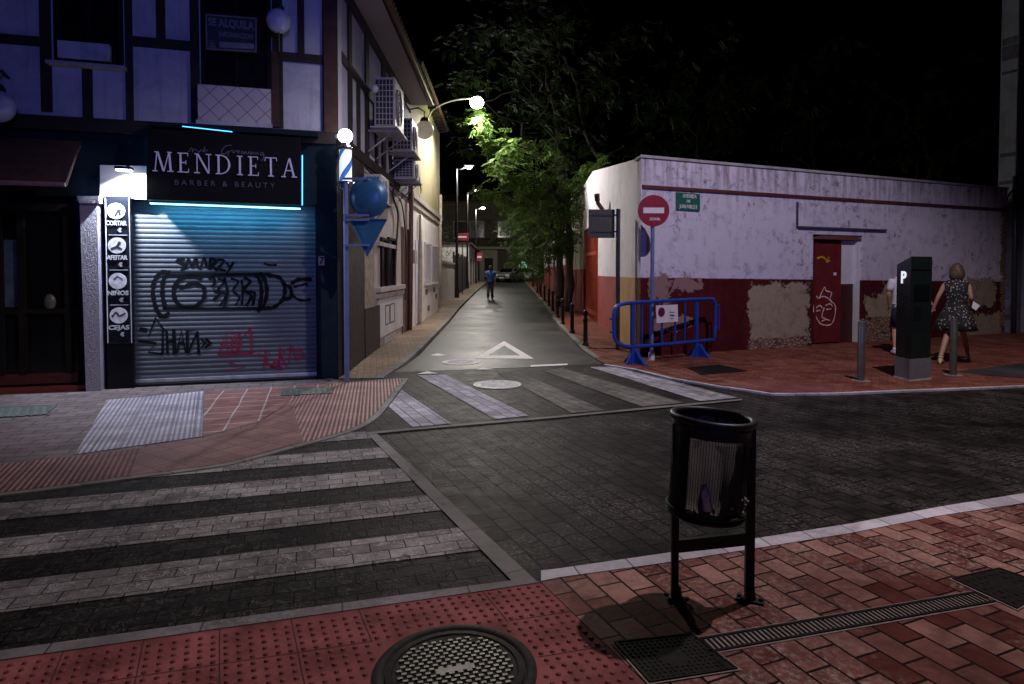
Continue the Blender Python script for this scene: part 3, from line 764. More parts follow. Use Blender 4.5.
# graffiti on the shutter (px -> shutter plane)
def gl(pts, d=SY): return [FR.L(x, y, d) for x, y in pts]
Z6 = lambda L: [(130 + a / 4.56, 240 + c / 4.56) for a, c in L]
blk = MB(); GY = SY - .014
lines = [curve(Z6(l), 4) for l in (
    [(185, 150), (150, 145), (115, 180), (105, 240), (120, 310), (150, 350), (180, 330)],
    [(160, 160), (150, 200), (150, 260), (165, 315)],
    [(330, 175), (270, 165), (215, 190), (200, 250), (230, 300), (290, 305), (335, 270), (335, 215), (290, 200), (240, 215), (215, 205)],
    [(590, 150), (615, 180), (625, 240), (610, 300), (580, 325)], [(570, 155), (595, 190), (600, 250), (590, 310)],
    [(630, 160), (680, 170), (705, 210), (700, 265), (660, 305), (620, 310)], [(700, 205), (730, 215), (735, 260), (700, 270)],
    [(735, 200), (770, 180), (830, 180)], [(735, 250), (780, 275), (825, 270)], [(745, 215), (800, 200), (810, 210)],
    [(360, 180), (380, 165), (385, 200), (370, 215)], [(400, 175), (430, 190), (400, 230), (440, 250), (410, 300)],
    [(460, 175), (495, 190), (470, 230), (500, 260), (480, 300)], [(520, 170), (550, 190), (520, 225), (555, 255), (530, 300)],
    [(430, 170), (445, 240), (430, 305)], [(510, 180), (515, 240), (510, 300)], [(380, 230), (410, 245), (380, 275)], [(545, 235), (570, 245), (560, 300)],
    [(610, 105), (640, 115), (670, 112)],
    [(250, 85), (215, 95), (250, 115), (235, 140)], [(255, 130), (268, 85), (285, 125), (300, 80), (310, 130)],
    [(320, 135), (340, 80), (350, 130)], [(365, 135), (370, 85), (395, 100), (375, 115), (400, 140)], [(400, 90), (430, 95), (405, 130), (440, 140)], [(440, 100), (455, 120), (475, 100), (440, 155)])]
lines += [Z6(l) for l in ([(160, 160), (640, 157)], [(150, 312), (620, 312)], [(160, 415), (118, 355), (85, 440), (150, 415), (150, 520)], [(45, 405), (80, 410)], [(40, 460), (120, 470), (85, 510), (150, 520)],
    [(168, 410), (172, 520)], [(200, 405), (205, 520)], [(168, 465), (205, 460)], [(215, 515), (235, 410), (255, 515)], [(222, 470), (250, 468)], [(262, 515), (262, 415), (310, 415), (265, 515), (315, 520), (308, 415)], [(325, 450), (345, 470), (325, 490)], [(345, 450), (368, 470), (342, 492)])]
for i, l in enumerate(lines): strokes(blk, [gl(l)], (.015, .022, .018)[i % 3] if 7 < i else .027, GY)
m_spray = flat('black_spray_paint', (.006, .006, .008), .8, var=.2, spec=.08, bmp=0)
blk.build('black_graffiti', m_spray, shut, recalc=False)
rd = MB()
for l in ([(405, 520), (440, 425), (445, 520)], [(410, 475), (445, 470)], [(470, 440), (460, 490), (480, 520), (505, 490), (500, 430), (470, 425)], [(485, 440), (488, 510)], [(520, 440), (548, 400), (555, 525), (600, 520)],
          [(400, 520), (560, 515)], [(445, 555), (525, 580), (430, 598)], [(610, 590), (620, 500), (640, 520), (615, 545), (650, 585)], [(660, 540), (650, 580), (690, 575)], [(655, 560), (680, 555)], [(680, 580), (685, 490), (710, 505), (690, 530), (715, 575)],
          [(725, 560), (735, 470), (760, 550)], [(715, 495), (790, 505)], [(745, 520), (800, 530), (770, 545)], [(640, 575), (700, 585)]):
    strokes(rd, [gl(Z6(l))], .013, GY)
rd.build('red_graffiti', flat('red_spray_paint', (.24, .015, .045), .8, var=.2, spec=.1), shut, recalc=False)
# fine things of the ground floor, left shop
m_awn = flat('brown_awning_cloth', (.06, .03, .03), .9, var=.3)
dark = on_plane('dark_shopfront', 'unlit shop front with a red sill at the left edge of the photo', 'shop front', FR)
L0 = FR.L(-230, 280)[0]; L1 = FR.L(78, 280)[0]
b = MB(); b.span(L0, L1, -.03, -.005, .25, 2.5); b.build('glass', m_glassd, dark)
b = MB()
for x in (-180, -90, 2, 24, 70): s_ = FR.L(x, 300)[0]; b.span(s_ - .04, s_ + .04, -.07, -.03, .25, 2.5)
b.span(L0, L1, -.075, -.03, 2.4, 2.5); b.span(L0, L1, -.075, -.03, 1.05, 1.11); b.build('frame', m_frame, dark)
b = MB(); b.span(L0, FR.L(100, 393)[0], -.12, .0, .0, .09); b.build('sill', flat('dull_red_sill', (.20, .035, .03), .6), dark)
b = MB(); b.span(L0, L1, -.06, -.03, .12, .26); b.build('kickboard', flat('dark_red_board', (.07, .012, .012), .6), dark)
b = MB(); s0_, s1_, z0_, z1_ = rect(FR, 5.5, 240, 22, 307); b.span(s0_, s1_, -.034, -.03, z0_, z1_); b.build('window_reflection', flat('blue_window_reflection', (.08, .10, .16), .5, var=.5, scale=5), dark)  # bluish reflection in the shop window, put into a sheet's colour
b = MB(); s0_, s1_, z0_, z1_ = rect(FR, 47, 292, 55, 308); b.sphere(((s0_ + s1_) / 2, -.04, z0_ + .08), .09, .8, .5, 1.2); b.build('vase', flat('pale_vase', (.10, .10, .07), .4), dark, smooth=True)
awn = on_plane('shop_awning', 'folded brown cloth awning above the unlit shop front', 'awning', FR)
b = MB(); a0 = FR.L(22, 145)[0]; a1 = FR.L(90, 190)[0]
b.poly([(L0, 0, 3.35), (L0, -.55, 2.72), (L0, -.5, 2.68), (L0, .0, 3.28)], (a1 - L0 - .1, 0, 0)); b.build('cloth', m_awn, awn)
b = MB(); b.tube([(L0, -.55, 2.70), (a1 - .1, -.55, 2.70)], .03, 8); b.build('front_bar', flat('pale_bar', (.25, .16, .16), .5), awn)

pil = on_plane('rough_plaster_pilaster', 'narrow rough white pilaster between the unlit shop and the black price board', 'pilaster', FR)
m_rough, ns, ls, bs = new_mat('rough_glittering_plaster'); co = objco(ns)
bs.inputs['Base Color'].default_value = (.34, .31, .42, 1); bs.inputs['Roughness'].default_value = .45
bump(ns, ls, noise(ns, ls, co, 38, 5, .8), bs, 1.0, .03)
b = MB(); quad_px(b, FR, [(79.5, 203), (97, 203), (101, 393), (86, 394)], -.20, .2, -.2); b.build('shaft', m_rough, pil)
b = MB(); quad_px(b, FR, [(77, 196), (99, 196), (99, 203), (79, 203)], -.23, .23, -.23); b.build('capital', m_rough, pil)

# --- side wall, ground floor ----------------------------------------
def side_thing(name, mb, mat, parent=house): return side_part(name, mb, mat, parent)
m_stone = flat('dark_brown_stone', (.022, .015, .012), .6, var=.5, scale=4, bmp=.5)
b = MB(); r = rect(SD, 350, 200, 363, 340); b.span(.30, r[1], -.03, .0, 0, 3.5); side_part('stone_cladding', b, m_stone)
b = MB(); r = rect(SD, 363.5, 200, 373, 340); b.span(r[0], r[1], -.02, .0, .9, 3.0); 
m_advert = flat('faded_advert_panel', (.30, .24, .18), .6, var=.5, scale=6); side_part('advert_panel', b, m_advert)
b = MB(); b.span(SD.L(363, 300)[0], SD.L(378, 300)[0], -.04, .0, 0, .95); side_part('plinth', b, m_stone)
for (x0, x1) in ((380, 386), (387, 394)):
    w = window(house, SD, (x0, 238, x1, 291), rot=side_ang)
b = MB(); r = rect(SD, 377, 232, 396, 237); b.span(r[0], r[1], -.06, 0, 2.12, 2.2); r2 = rect(SD, 376, 292, 402, 302); b.span(r2[0], r2[1], -.09, 0, 1.20, 1.30); b.span(r2[0], r2[1], -.06, 0, 1.08, 1.17); side_part('window_moulding', b, m_sidebase)
m_util = plaster('white_meter_panel', (.58, .55, .55), (.3, .27, .26), .5)
b = MB(); r = rect(SD, 378, 306, 402, 340); b.span(r[0], r[1], -.03, 0, .28, 1.07)
side_part('meter_panel', b, m_util)
b = MB()
for (x0, x1) in ((384, 388), (389, 393)):
    r = rect(SD, x0, 312, x1, 330)
    for z in (.5, .9): b.span(r[0], r[1], -.036, -.03, z - .008, z + .008)
    for s_ in (r[0], r[1]): b.span(s_ - .01, s_ + .01, -.036, -.03, .5, .9)
side_part('panel_marks', b, m_spray)
b = MB(); r = rect(SD, 383, 340, 394, 348); 
for i in range(5): b.span(r[0], r[1], -.036, -.028, .08 + i * .035, .10 + i * .035)
side_part('vent_grille', b, flat('white_vent', (.5, .48, .48), .5))
m_door_b = flat('brown_street_door', (.13, .07, .05), .6, var=.3)
b = MB(); r = rect(SD, 401.5, 236, 408, 330); b.span(r[0], r[1], -.03, 0, .1, 2.7); side_part('door', b, m_door_b)
# the shop number
num = on_plane('house_number', 'small reddish number seven tile on the dark pier', 'number tile', FR)
b = MB(); s0_, s1_, z0_, z1_ = rect(FR, 318.5, 256, 324.5, 265.5); b.span(s0_, s1_, -.012, 0, z0_, z1_); b.build('tile', flat('reddish_tile', (.42, .24, .22), .5), num)
letters('numeral', [('7', (s0_ + s1_) / 2, -.015, (z0_ + z1_) / 2, .14, 0, .003, 1)], m_black, num)

# ------------------------------------------------------------------ second house (yellow, taller)
P2o = SD.W(SL + .02, 0, 0)
ye = thing('yellow_house', 'taller pale yellow house with white shuttered windows beyond the half-timbered one', 'house', P2o, SD.rz)
m_yel = plaster('yellow_plaster', (.30, .26, .14), (.18, .15, .07), .5)
m_cream = plaster('cream_base_plaster', (.76, .71, .68), (.36, .30, .24), .45)
ly = 8.0
b = MB(); b.span(0, ly, 0, 5, 3.75, 7.1); b.build('upper_wall', m_yel, ye)
b = MB(); b.span(0, ly, -.015, 5, 0, 3.6); b.build('ground_wall', m_cream, ye)
b = MB(); b.span(0, ly, -.10, 0.02, 3.6, 3.75); b.span(0, ly, -.06, .02, 3.4, 3.5); b.build('string_course', flat('grey_stone_band', (.34, .31, .25), .7), ye)
b = MB(); b.poly([(-.1, -.28, 7.1), (ly + .1, -.28, 7.1), (ly + .1, 2.5, 8.3), (-.1, 2.5, 8.3)], (0, 0, .06)); 
for i in range(40): b.cyl((i * .205, -.34, 7.12), (i * .205, 2.4, 8.34), .07, n=6)
b.build('roof', m_tile, ye)
b = MB()
for i in range(16): b.span(i * .5 + .1, i * .5 + .2, -.26, 0, 6.98, 7.09)
b.build('rafters', m_timber, ye)
m_shutw = flat('white_louvre', (.72, .70, .74), .55, var=.08)
def SDl(px, py, d=0.): s_, z = SD.L(px, py, d); return s_ - SL - .02, z
for (x0, x1) in ((424, 429.5), (430.5, 436.5)):
    a = SDl(x0, 260)[0]; c = SDl(x1, 260)[0]
    b = MB(); b.span(a, c, -.05, -.016, 1.25, 2.55); 
    w = b.build('window_shutter', m_shutw, ye)
    b = MB()
    for k in range(24): b.box(((a + c) / 2, -.055, 1.30 + k * .051), ((c - a) * .86, .012, .03), Matrix.Rotation(R(25), 3, 'X'))
    b.build('louvres', m_shutw, w)
    b = MB(); b.span(a - .05, c + .05, -.08, -.016, 1.17, 1.24); b.build('sill', m_cream, w)
for px in (414.5, ):
    a = SDl(px, 260)[0]; b = MB(); b.span(a, a + .9, -.04, -.016, .15, 2.5); b.build('door', m_shutw, ye)
b = MB()
for x, z in ((425, 1.0), (433, 1.0), (427, .45), (435, .75)):
    a = SDl(x, 290)[0]; b.span(a, a + .5, -.03, -.0155, z - .12, z + .05)
b.build('air_vents', flat('vent_brown', (.16, .12, .09), .6), ye)
# pipes along the side walls
def pipe(label, P, pts, r, mat, name='drainpipe', cat='pipe', d=-.09):
    q = [P.W(*( (P.L(x, y, d)[0], d, P.L(x, y, d)[1]))) for x, y in pts]
    c = q[0].copy(); t = MB(); t.tube([p - c for p in q], r, 8); o = t.build(name, mat, None, smooth=True); o.location = c
    return tag(o, label, cat)
m_pipeb = flat('brown_pipe', (.16, .08, .055), .5, .1)
m_pipec = flat('cream_pipe', (.50, .44, .33), .5)
m_cable = flat('black_cable', (.015, .015, .018), .6)
pipe('brown drainpipe at the seam between the two houses on the left', SD, [(411.5, 150), (411, 240), (410, 330)], .06, m_pipeb)
pipe('cream drainpipe on the pale wall beside the white shutters', SD, [(420.5, 215), (420.5, 270), (419.5, 325)], .06, m_pipec)
pipe('thin drainpipe at the far end of the yellow house', SD, [(440.5, 195), (440, 308)], .06, m_pipec)
cab = MB(); q = [(.45, 0), (0, 0)]
def wire(label, P, pts, r=.012, d=-.06, cat='cable'):
    w = [P.W(P.L(x, y, d)[0], d, P.L(x, y, d)[1]) for x, y in curve(pts, 5)]; c = w[0].copy()
    t = MB(); t.tube([p - c for p in w], r, 6); o = t.build('cable', m_cable, None, smooth=True); o.location = c; return tag(o, label, cat)
wire('black cable sagging from the second air conditioner down the timber wall', SD, [(394, 155), (397, 175), (393, 195), (398, 215), (396, 250), (394.5, 290)], .022)
wire('black cable loop hanging below the lowest air conditioner', SD, [(418, 172), (421, 190), (420, 200), (426, 207)], .02)
wire('long black cable running along the side wall to the street door', SD, [(366, 168), (382, 183), (392, 192), (402, 205), (406, 250), (405, 300)], .018)
mbx = thing('meter_box', 'small grey meter box fixed beside the brown drainpipe', 'meter box', SD.W(SD.L(409, 257)[0], -.05, 0), SD.rz)
b = MB(); zz = SD.L(409, 257)[1]; b.span(-.22, .22, -.13, .0, zz - .17, zz + .18, .01); b.build('case', flat('grey_box', (.40, .36, .36), .5), mbx)

# ------------------------------------------------------------------ walls, hedge and buildings beyond on the left
P3 = SD.W(SL + ly + .1, .0, 0)
gw = thing('low_garden_wall', 'low pale wall under the hedge past the yellow house', 'wall', P3, SD.rz)
b = MB(); b.span(0, 9, .12, .4, 0, 2.0)
b.build('wall', m_cream, gw); b = MB(); b.span(0, 9, .08, .44, 2.0, 2.08); b.build('coping', m_cream, gw)
gt = thing('wooden_fence', 'dark board fence behind the first tall lamp post', 'fence', SD.W(SL + ly + 9.3, .1, 0), SD.rz)
b = MB()
for i in range(60): b.span(i * .2, i * .2 + .185, 0, .03, .4, 2.5)
b.build('boards', m_timber, gt)
b = MB()
for i in range(7): b.span(i * 2.0, i * 2. + .1, .03, .13, .3, 2.7)
b.build('posts', m_timber_red, gt)
hb = thing('white_gatehouse', 'narrow white building side beyond the fence with a red sign above', 'building', SD.W(SL + ly + 21.5, 0, 0), SD.rz)
b = MB(); b.span(0, 16, 0, 4, .3, 3.6); b.build('wall', m_cream, hb); b = MB(); b.span(-.1, 16.1, -.2, 4.1, 3.6, 3.75); b.build('roof', m_timber, hb)
for i in range(3):
    b = MB(); b.span(2 + i * 4.5, 3.2 + i * 4.5, -.02, 0, .6, 2.6); b.build('door', m_timber, hb)

# tall dark backdrop houses
fb = thing('far_building', 'two-storey building with a pale ledge closing the far end of the street', 'building', (-8.2, 74.5, .62), 0)
m_farw = plaster('far_brown_plaster', (.10, .085, .06), (.05, .045, .035), .5)
m_farl = plaster('far_pale_plaster', (.34, .31, .24), (.18, .16, .12), .5)
b = MB(); b.span(-14, 30, 0, 10, 3.9, 9.0); b.build('upper_wall', m_farw, fb)
b = MB(); b.span(-14, 30, .15, 10, -.6, 3.6); b.build('ground_wall', m_farw, fb)
b = MB(); b.span(-14, 30, -.7, .3, 3.6, 3.9); b.build('ledge', m_farl, fb)
for x, w_ in ((4.4, 2.1), (10.5, 2.3)):
    b = MB(); b.span(x, x + w_, -.06, .15, 0, 3.6); b.build('pale_bay', m_farl, fb)
for x in (5.0, 11.2):
    b = MB(); b.span(x, x + 1.0, -.08, -.06, .1, 2.6); b.build('door', m_timber, fb)
for x in (-2, 1.5, 3.4, 6.6, 9.6, 12.6, 16, 20):
    b = MB(); b.span(x, x + 1.5, -.03, 0, 5.0, 6.8); w = b.build('window', m_glassd, fb)
    b = MB(); b.span(x - .12, x, -.06, 0, 4.9, 6.9); b.span(x + 1.5, x + 1.62, -.06, 0, 4.9, 6.9); b.span(x, x + 1.5, -.06, 0, 6.8, 6.9); b.span(x - .1, x + 1.6, -.15, 0, 4.82, 4.94); b.build('frame', m_farl, w)
b = MB()
for x in range(2, 14): 
    for k in range(8): b.span(x + k * .125, x + k * .125 + .03, -.66, -.63, 3.9, 4.8)
b.span(2, 14, -.67, -.62, 4.8, 4.86); b.build('balcony_rail', m_frame, fb)
b = MB(); b.poly([(-14.5, -.5, 9.0), (30.5, -.5, 9.0), (30.5, 5, 10.6), (-14.5, 5, 10.6)], (0, 0, .1)); b.build('roof', m_tile, fb)
# ------------------------------------------------------------------ white and red walled building on the right
WA, WB = G(640, 356.5, .02), G(1005, 333, .02)
WR = Plane(WA, WB)
wl_len = WR.L(1005, 300)[0]
def wallmat():
    m, ns, ls, b = new_mat('white_over_red_painted_wall'); co = objco(ns)
    sx = N(ns, 'ShaderNodeSeparateXYZ'); ls.new(co, sx.inputs[0]); X, Z = sx.outputs[0], sx.outputs[2]
    M = lambda op, a, c=None, cl=False: mathn(ns, ls, op, a, c, cl)
    nb = noise(ns, ls, co, 3.2, 6, .7); nf = noise(ns, ls, co, 14, 5, .7); nl = noise(ns, ls, co, .8, 4, .6)
    n1 = M('SUBTRACT', nb, .5); n2 = M('SUBTRACT', nf, .5)
    def boxm(x0, x1, z0, z1, wob=.35, soft=.03):
        # signed distance of a box with a torn edge
        cx, cz, hx, hzz = (x0 + x1) / 2, (z0 + z1) / 2, (x1 - x0) / 2, (z1 - z0) / 2
        dx = M('SUBTRACT', M('ABSOLUTE', M('SUBTRACT', X, cx)), hx); dz = M('SUBTRACT', M('ABSOLUTE', M('SUBTRACT', Z, cz)), hzz)
        d = M('MAXIMUM', dx, dz); d = M('ADD', d, M('MULTIPLY', n1, wob)); d = M('ADD', d, M('MULTIPLY', n2, wob * .4))
        return M('MULTIPLY', M('SUBTRACT', soft, d), 1 / soft, True)
    # white plaster with grime
    mp = N(ns, 'ShaderNodeMapping'); mp.inputs['Scale'].default_value = (5, 5, .45); ls.new(co, mp.inputs['Vector'])
    stv = noise(ns, ls, mp.outputs[0], 1.4, 5, .65)
    white = mixc(ns, ls, ramp(ns, ls, nb, [(.52, 0.), (.74, .8)]), (.54, .52, .66), (.22, .20, .28))
    topg = M('MULTIPLY', ramp(ns, ls, stv, [(.42, 0.), (.68, 1.)]), ramp(ns, ls, M('DIVIDE', Z, 4.0), [(.68, .06), (.9, 1.)]))
    white = mixc(ns, ls, topg, white, (.16, .14, .15))
    blot = M('MULTIPLY', ramp(ns, ls, noise(ns, ls, co, 5.5, 7, .8), [(.53, 0.), (.60, 1.)]), ramp(ns, ls, nl, [(.42, 0.), (.56, 1.)]))
    white = mixc(ns, ls, M('MULTIPLY', blot, .7), white, (.08, .06, .08))
    red = mixc(ns, ls, ramp(ns, ls, nb, [(.35, 0.), (.7, 1.)]), (.045, .004, .007), (.085, .008, .012))
    red = mixc(ns, ls, ramp(ns, ls, stv, [(.5, 0.), (.8, .5)]), red, (.10, .02, .02))
    edge = M('ADD', 1.505, M('MULTIPLY', X, -.013)); edge = M('ADD', edge, M('MULTIPLY', n2, .035))
    isred = M('MULTIPLY', M('SUBTRACT', edge, Z), 60, True)
    c = mixc(ns, ls, isred, white, red)
    # repainted clean patches on the white
    ochre = mixc(ns, ls, ramp(ns, ls, nf, [(.35, 0.), (.65, 1.)]), (.26, .215, .16), (.33, .275, .205))
    ochre = mixc(ns, ls, ramp(ns, ls, nb, [(.5, 0.), (.7, .7)]), ochre, (.11, .085, .065))
    vo = N(ns, 'ShaderNodeTexVoronoi', feature='DISTANCE_TO_EDGE'); vo.inputs['Scale'].default_value = 9; mp2 = N(ns, 'ShaderNodeMapping'); mp2.inputs['Scale'].default_value = (1, 1, 1.9); ls.new(co, mp2.inputs['Vector']); ls.new(mp2.outputs[0], vo.inputs['Vector'])
    rub = mixc(ns, ls, ramp(ns, ls, vo.outputs['Distance'], [(0., 0.), (.12, 1.)]), (.05, .035, .03), (.30, .20, .15))
    sq = lambda px: WR.L(px, 300)[0]
    patches = [(sq(749), sq(809), .16, 1.33), (sq(866), sq(896), .55, 1.05), (sq(884), sq(912), .4, 1.3), (sq(968), sq(995), .75, 1.4), (sq(950), sq(1003), -.2, .55)]
    pm = None
    for p in patches:
        q = boxm(*p, wob=.75); pm = q if pm is None else M('MAXIMUM', pm, q)
    c = mixc(ns, ls, pm, c, ochre)
    small = None
    for p in ((sq(652), sq(668), 1.05, 1.50), (sq(672), sq(700), 1.25, 1.42), (sq(655), sq(690), .55, .75)):
        q = boxm(*p, wob=.9); small = q if small is None else M('MAXIMUM', small, q)
    c = mixc(ns, ls, small, c, (.24, .15, .15))
    rb = M('MAXIMUM', boxm(sq(856), sq(890), -.2, .55, .5), boxm(sq(1001), sq(1020), .2, 3.3, .75)); rb = M('MAXIMUM', rb, boxm(sq(748), sq(808), -.1, .22, .3))
    rbc = mixc(ns, ls, ramp(ns, ls, Z, [(.6, 0.), (.9, 0.)]), rub, rub)
    c = mixc(ns, ls, rb, c, rub)
    ls.new(c, b.inputs['Base Color']); b.inputs['Roughness'].default_value = .85; b.inputs['Specular IOR Level'].default_value = .15
    relief_h = M('ADD', M('MULTIPLY', nf, .35), M('MULTIPLY', M('MAXIMUM', pm, rb), -1.2)); relief_h = M('ADD', relief_h, M('MULTIPLY', M('MULTIPLY', rb, ramp(ns, ls, vo.outputs['Distance'], [(0., 0.), (.15, 1.)])), .6))
    bump(ns, ls, relief_h, b, .9, .025)
    return m
m_wall = wallmat()
bld = on_plane('painted_wall_building', 'low white building with a dark red base and peeling plaster on the far corner', 'building', WR)
HT = 3.72
dr = rect(WR, 812.5, 234, 862, 348)          # doorway
s_d0, s_d1, zd1 = dr[0], dr[1], dr[3]
b = MB(); b.poly([(0, 0, -.1), (s_d0, 0, -.1), (s_d0, .35, -.1), (.16, .35, -.1)], (0, 0, HT + .1)); b.span(s_d1, wl_len, 0, .35, -.1, HT); b.span(s_d0, s_d1, 0, .35, zd1 - .02, HT)
wallo = b.build('wall', m_wall, bld)
b = MB(); b.span(s_d0 - .1, s_d1 + .1, .35, .5, -.1, zd1 + .1); b.build('recess_back', m_black, bld)
m_cop = plaster('weathered_coping', (.34, .32, .34), (.10, .09, .10), .7)
b = MB(); b.poly([(-.03, -.03, HT), (wl_len, -.03, HT), (wl_len, .38, HT), (.12, .38, HT)], (0, 0, .05)); b.build('coping', m_cop, bld)
m_redpipe = flat('rust_red_trim', (.09, .02, .022), .6, .1, var=.5, scale=7)
b = MB(); z0 = WR.L(645, 187)[1]; z1 = WR.L(1004, 210)[1]
b.poly([(0.02, -.035, z0 - .025), (wl_len, -.035, z1 - .025), (wl_len, -.035, z1 + .035), (0.02, -.035, z0 + .035)], (0, .035, 0)); b.build('trim', m_redpipe, bld)
# frame of an old sign panel
f0, f1, fz0, fz1 = rect(WR, 797, 202, 885, 229)
fz1 = WR.L(797, 203)[1]; fz0 = WR.L(797, 226)[1]
b = MB(); b.span(f0, f1, -.03, 0, fz0, fz1); b.build('sign_panel', m_wall, bld)
b = MB(); b.span(f0, f1, -.06, -.0, fz0 - .035, fz0 - .002); b.span(f0 - .03, f0, -.04, 0, fz0 - .03, fz1 + .02); b.build('panel_rim', flat('dark_rim', (.05, .04, .06), .8), bld)
# door leaf, reveals, lintel
D0, D1, DZ0, DZ1 = rect(WR, 814, 240.5, 840, 348, .12)
m_reddoor = flat('dark_red_door_paint', (.13, .014, .018), .5, var=.2, scale=3)
b = MB(); b.span(D0, D1, .12, .17, .05, DZ1); door = b.build('door', m_reddoor, bld)
b = MB(); b.span(D0, D0 + .05, .10, .12, .05, DZ1); b.span(D1 - .05, D1, .10, .12, .05, DZ1); b.span(D0 + .05, D1 - .05, .10, .12, DZ1 - .05, DZ1); b.build('frame', m_reddoor, door)
def on_door(pts, d=.118): return [WR.L(x, y, d) for x, y in pts]
Zd = lambda L: [(720 + a / 2.733, 150 + c / 2.733) for a, c in L]
g = MB()
for l in ([(255, 440), (262, 400), (270, 405), (285, 375), (290, 385), (305, 390), (300, 410), (315, 425), (312, 460), (300, 478), (275, 475), (262, 455), (255, 440)], [(262, 432), (272, 425), (280, 432)], [(288, 425), (300, 420), (308, 428)], [(285, 430), (278, 455), (288, 460)], [(278, 468), (290, 463), (300, 466)], [(270, 405), (285, 400), (305, 412)], [(262, 440), (274, 438)], [(290, 436), (304, 434)]):
    strokes(g, [on_door(curve(Zd(l), 3))], .012, .116)
g.build('white_face_drawing', flat('pink_white_spray', (.75, .55, .58), .6), door, recalc=False)
g = MB(); strokes(g, [on_door(curve(Zd([(265, 296), (280, 292), (290, 300), (298, 292), (290, 305), (300, 302)]), 3))], .02, .116); g.build('yellow_scribble', flat('yellow_spray', (.45, .30, .02), .6), door, recalc=False)
b = MB(); x_, z_ = WR.L(834.8, 274, .118); b.span(x_ - .04, x_ + .04, .11, .12, z_ - .03, z_ + .03); b.build('door_plate', flat('white_plate', (.7, .7, .72), .5), door)
r = rect(WR, 841, 238, 855.5, 284, .12); m_reveal = plaster('pale_blue_reveal', (.60, .60, .68), (.35, .34, .4), .4)
b = MB(); b.span(D1, s_d1 - .10, .14, .2, r[2], DZ1 + .02); b.build('pale_panel', m_reveal, bld)
b = MB(); b.span(D1, s_d1 - .10, .15, .2, .0, r[2]); b.build('dark_panel', flat('blackish_red_board', (.05, .012, .012), .6), bld)
b = MB(); b.span(s_d1 - .10, s_d1, .06, .3, 0, zd1 - .02); b.build('jamb', m_reveal, bld)
b = MB(); arcn = 8
pts = [(s_d0 - .02, .02, zd1 - .12)] + [(s_d0 + (s_d1 - s_d0) * k / arcn, .02, zd1 - .12 + .10 * math.sin(math.pi * k / arcn) + .03) for k in range(arcn + 1)] + [(s_d1 + .02, .02, zd1 - .12)]
b.poly(pts, (0, .1, 0)); b.build('lintel', flat('brown_lintel', (.12, .045, .035), .8), bld)

# corner chamfer and side wall along the street
m_wside = plaster('white_side_plaster', (.68, .65, .72), (.32, .29, .22), .45)
m_redside = flat('red_side_paint', (.24, .022, .022), .8, var=.25, scale=2, bmp=.4)
m_ochre = flat('ochre_side_paint', (.42, .22, .07), .8, var=.2, scale=2, bmp=.4)
m_erode = plaster('stained_plaster', (.52, .50, .38), (.16, .15, .10), .9, scale=1.3)
m_gate = flat('orange_red_gate', (.32, .05, .02), .5, var=.35, scale=3)
Y0 = WA.y; S0 = WA.x
def swx(y): return S0 + .012 * (y - Y0)
def side_poly(name, mat, pts, d=0., th=.28, parent=bld):
    """(Y, z) outline on the street-side wall, d metres proud of it"""
    b = MB(); b.poly([(swx(y) - d, y, z) for y, z in pts], (th, th * WR.u.y / WR.u.x, 0))
    o = b.build(name, mat, parent)
    o.matrix_parent_inverse = (Matrix.Translation(WR.o) @ Matrix.Rotation(WR.rz, 4, 'Z')).inverted()
    return o
zr0 = 1.49; yg0, yg1 = 18.4, 22.6
def ztop(y): return HT + (4.70 - HT) * (y - Y0) / (19.8 - Y0)
side_poly('side_wall', m_wside, [(Y0 + .02, zr0), (yg0, zr0), (yg0, ztop(yg0)), (Y0 + .02, HT)])
side_poly('ochre_base', m_ochre, [(Y0 + .02, -.1), (14.3, -.1), (14.3, zr0), (Y0 + .02, zr0)])
side_poly('side_base', m_redside, [(14.3, -.1), (yg0, -.1), (yg0, zr0), (14.3, zr0)])
side_poly('wall_above_gate', m_wside, [(yg0, 3.05), (yg1, 3.05), (yg1, 4.62), (19.8, 4.70), (yg0, ztop(yg0))])
side_poly('stained_wall', m_erode, [(yg1, 1.7), (31, 1.7), (31, 4.3), (28, 5.0), (yg1, 4.62)])
side_poly('stained_wall_base', m_redside, [(yg1, -.1), (31, -.1), (31, 1.7), (yg1, 1.7)])
gt = side_poly('gate', m_gate, [(yg0, 0), (yg1, 0), (yg1, 3.04), (yg0, 3.04)], -.10, .06)
b = MB()
for k in range(0, 13):
    y = yg0 + .1 + (yg1 - yg0 - .2) * k / 12; b.box((swx(y) + .09, y, 1.5), (.03, .06, 2.96))
for z in (.3, 2.2): b.box((swx(20.5) + .10, 20.5, z), (.04, 4.0, .12))
o = b.build('gate_battens', m_gate, bld); o.matrix_parent_inverse = (Matrix.Translation(WR.o) @ Matrix.Rotation(WR.rz, 4, 'Z')).inverted()
c0 = Vector((0, 0, 0))
def local(p):
    d = p - WR.o; return Vector((d.dot(WR.u), d.dot(WR.n), p.z))
def sw(y): return local(Vector((swx(y), y, 0)))
def V(p, z): return (p.x, p.y, z)
# roof slab behind the parapet so the building is closed
b = MB(); b.poly([V(c0 + Vector((.3, .4, 0)), 3.4), (wl_len, .4, 3.4), (wl_len, 12, 3.8), V(sw(24) + Vector((.4, 0, 0)), 3.8), V(sw(14) + Vector((.4, 0, 0)), 3.4)], (0, 0, .08)); b.build('roof', m_black, bld)
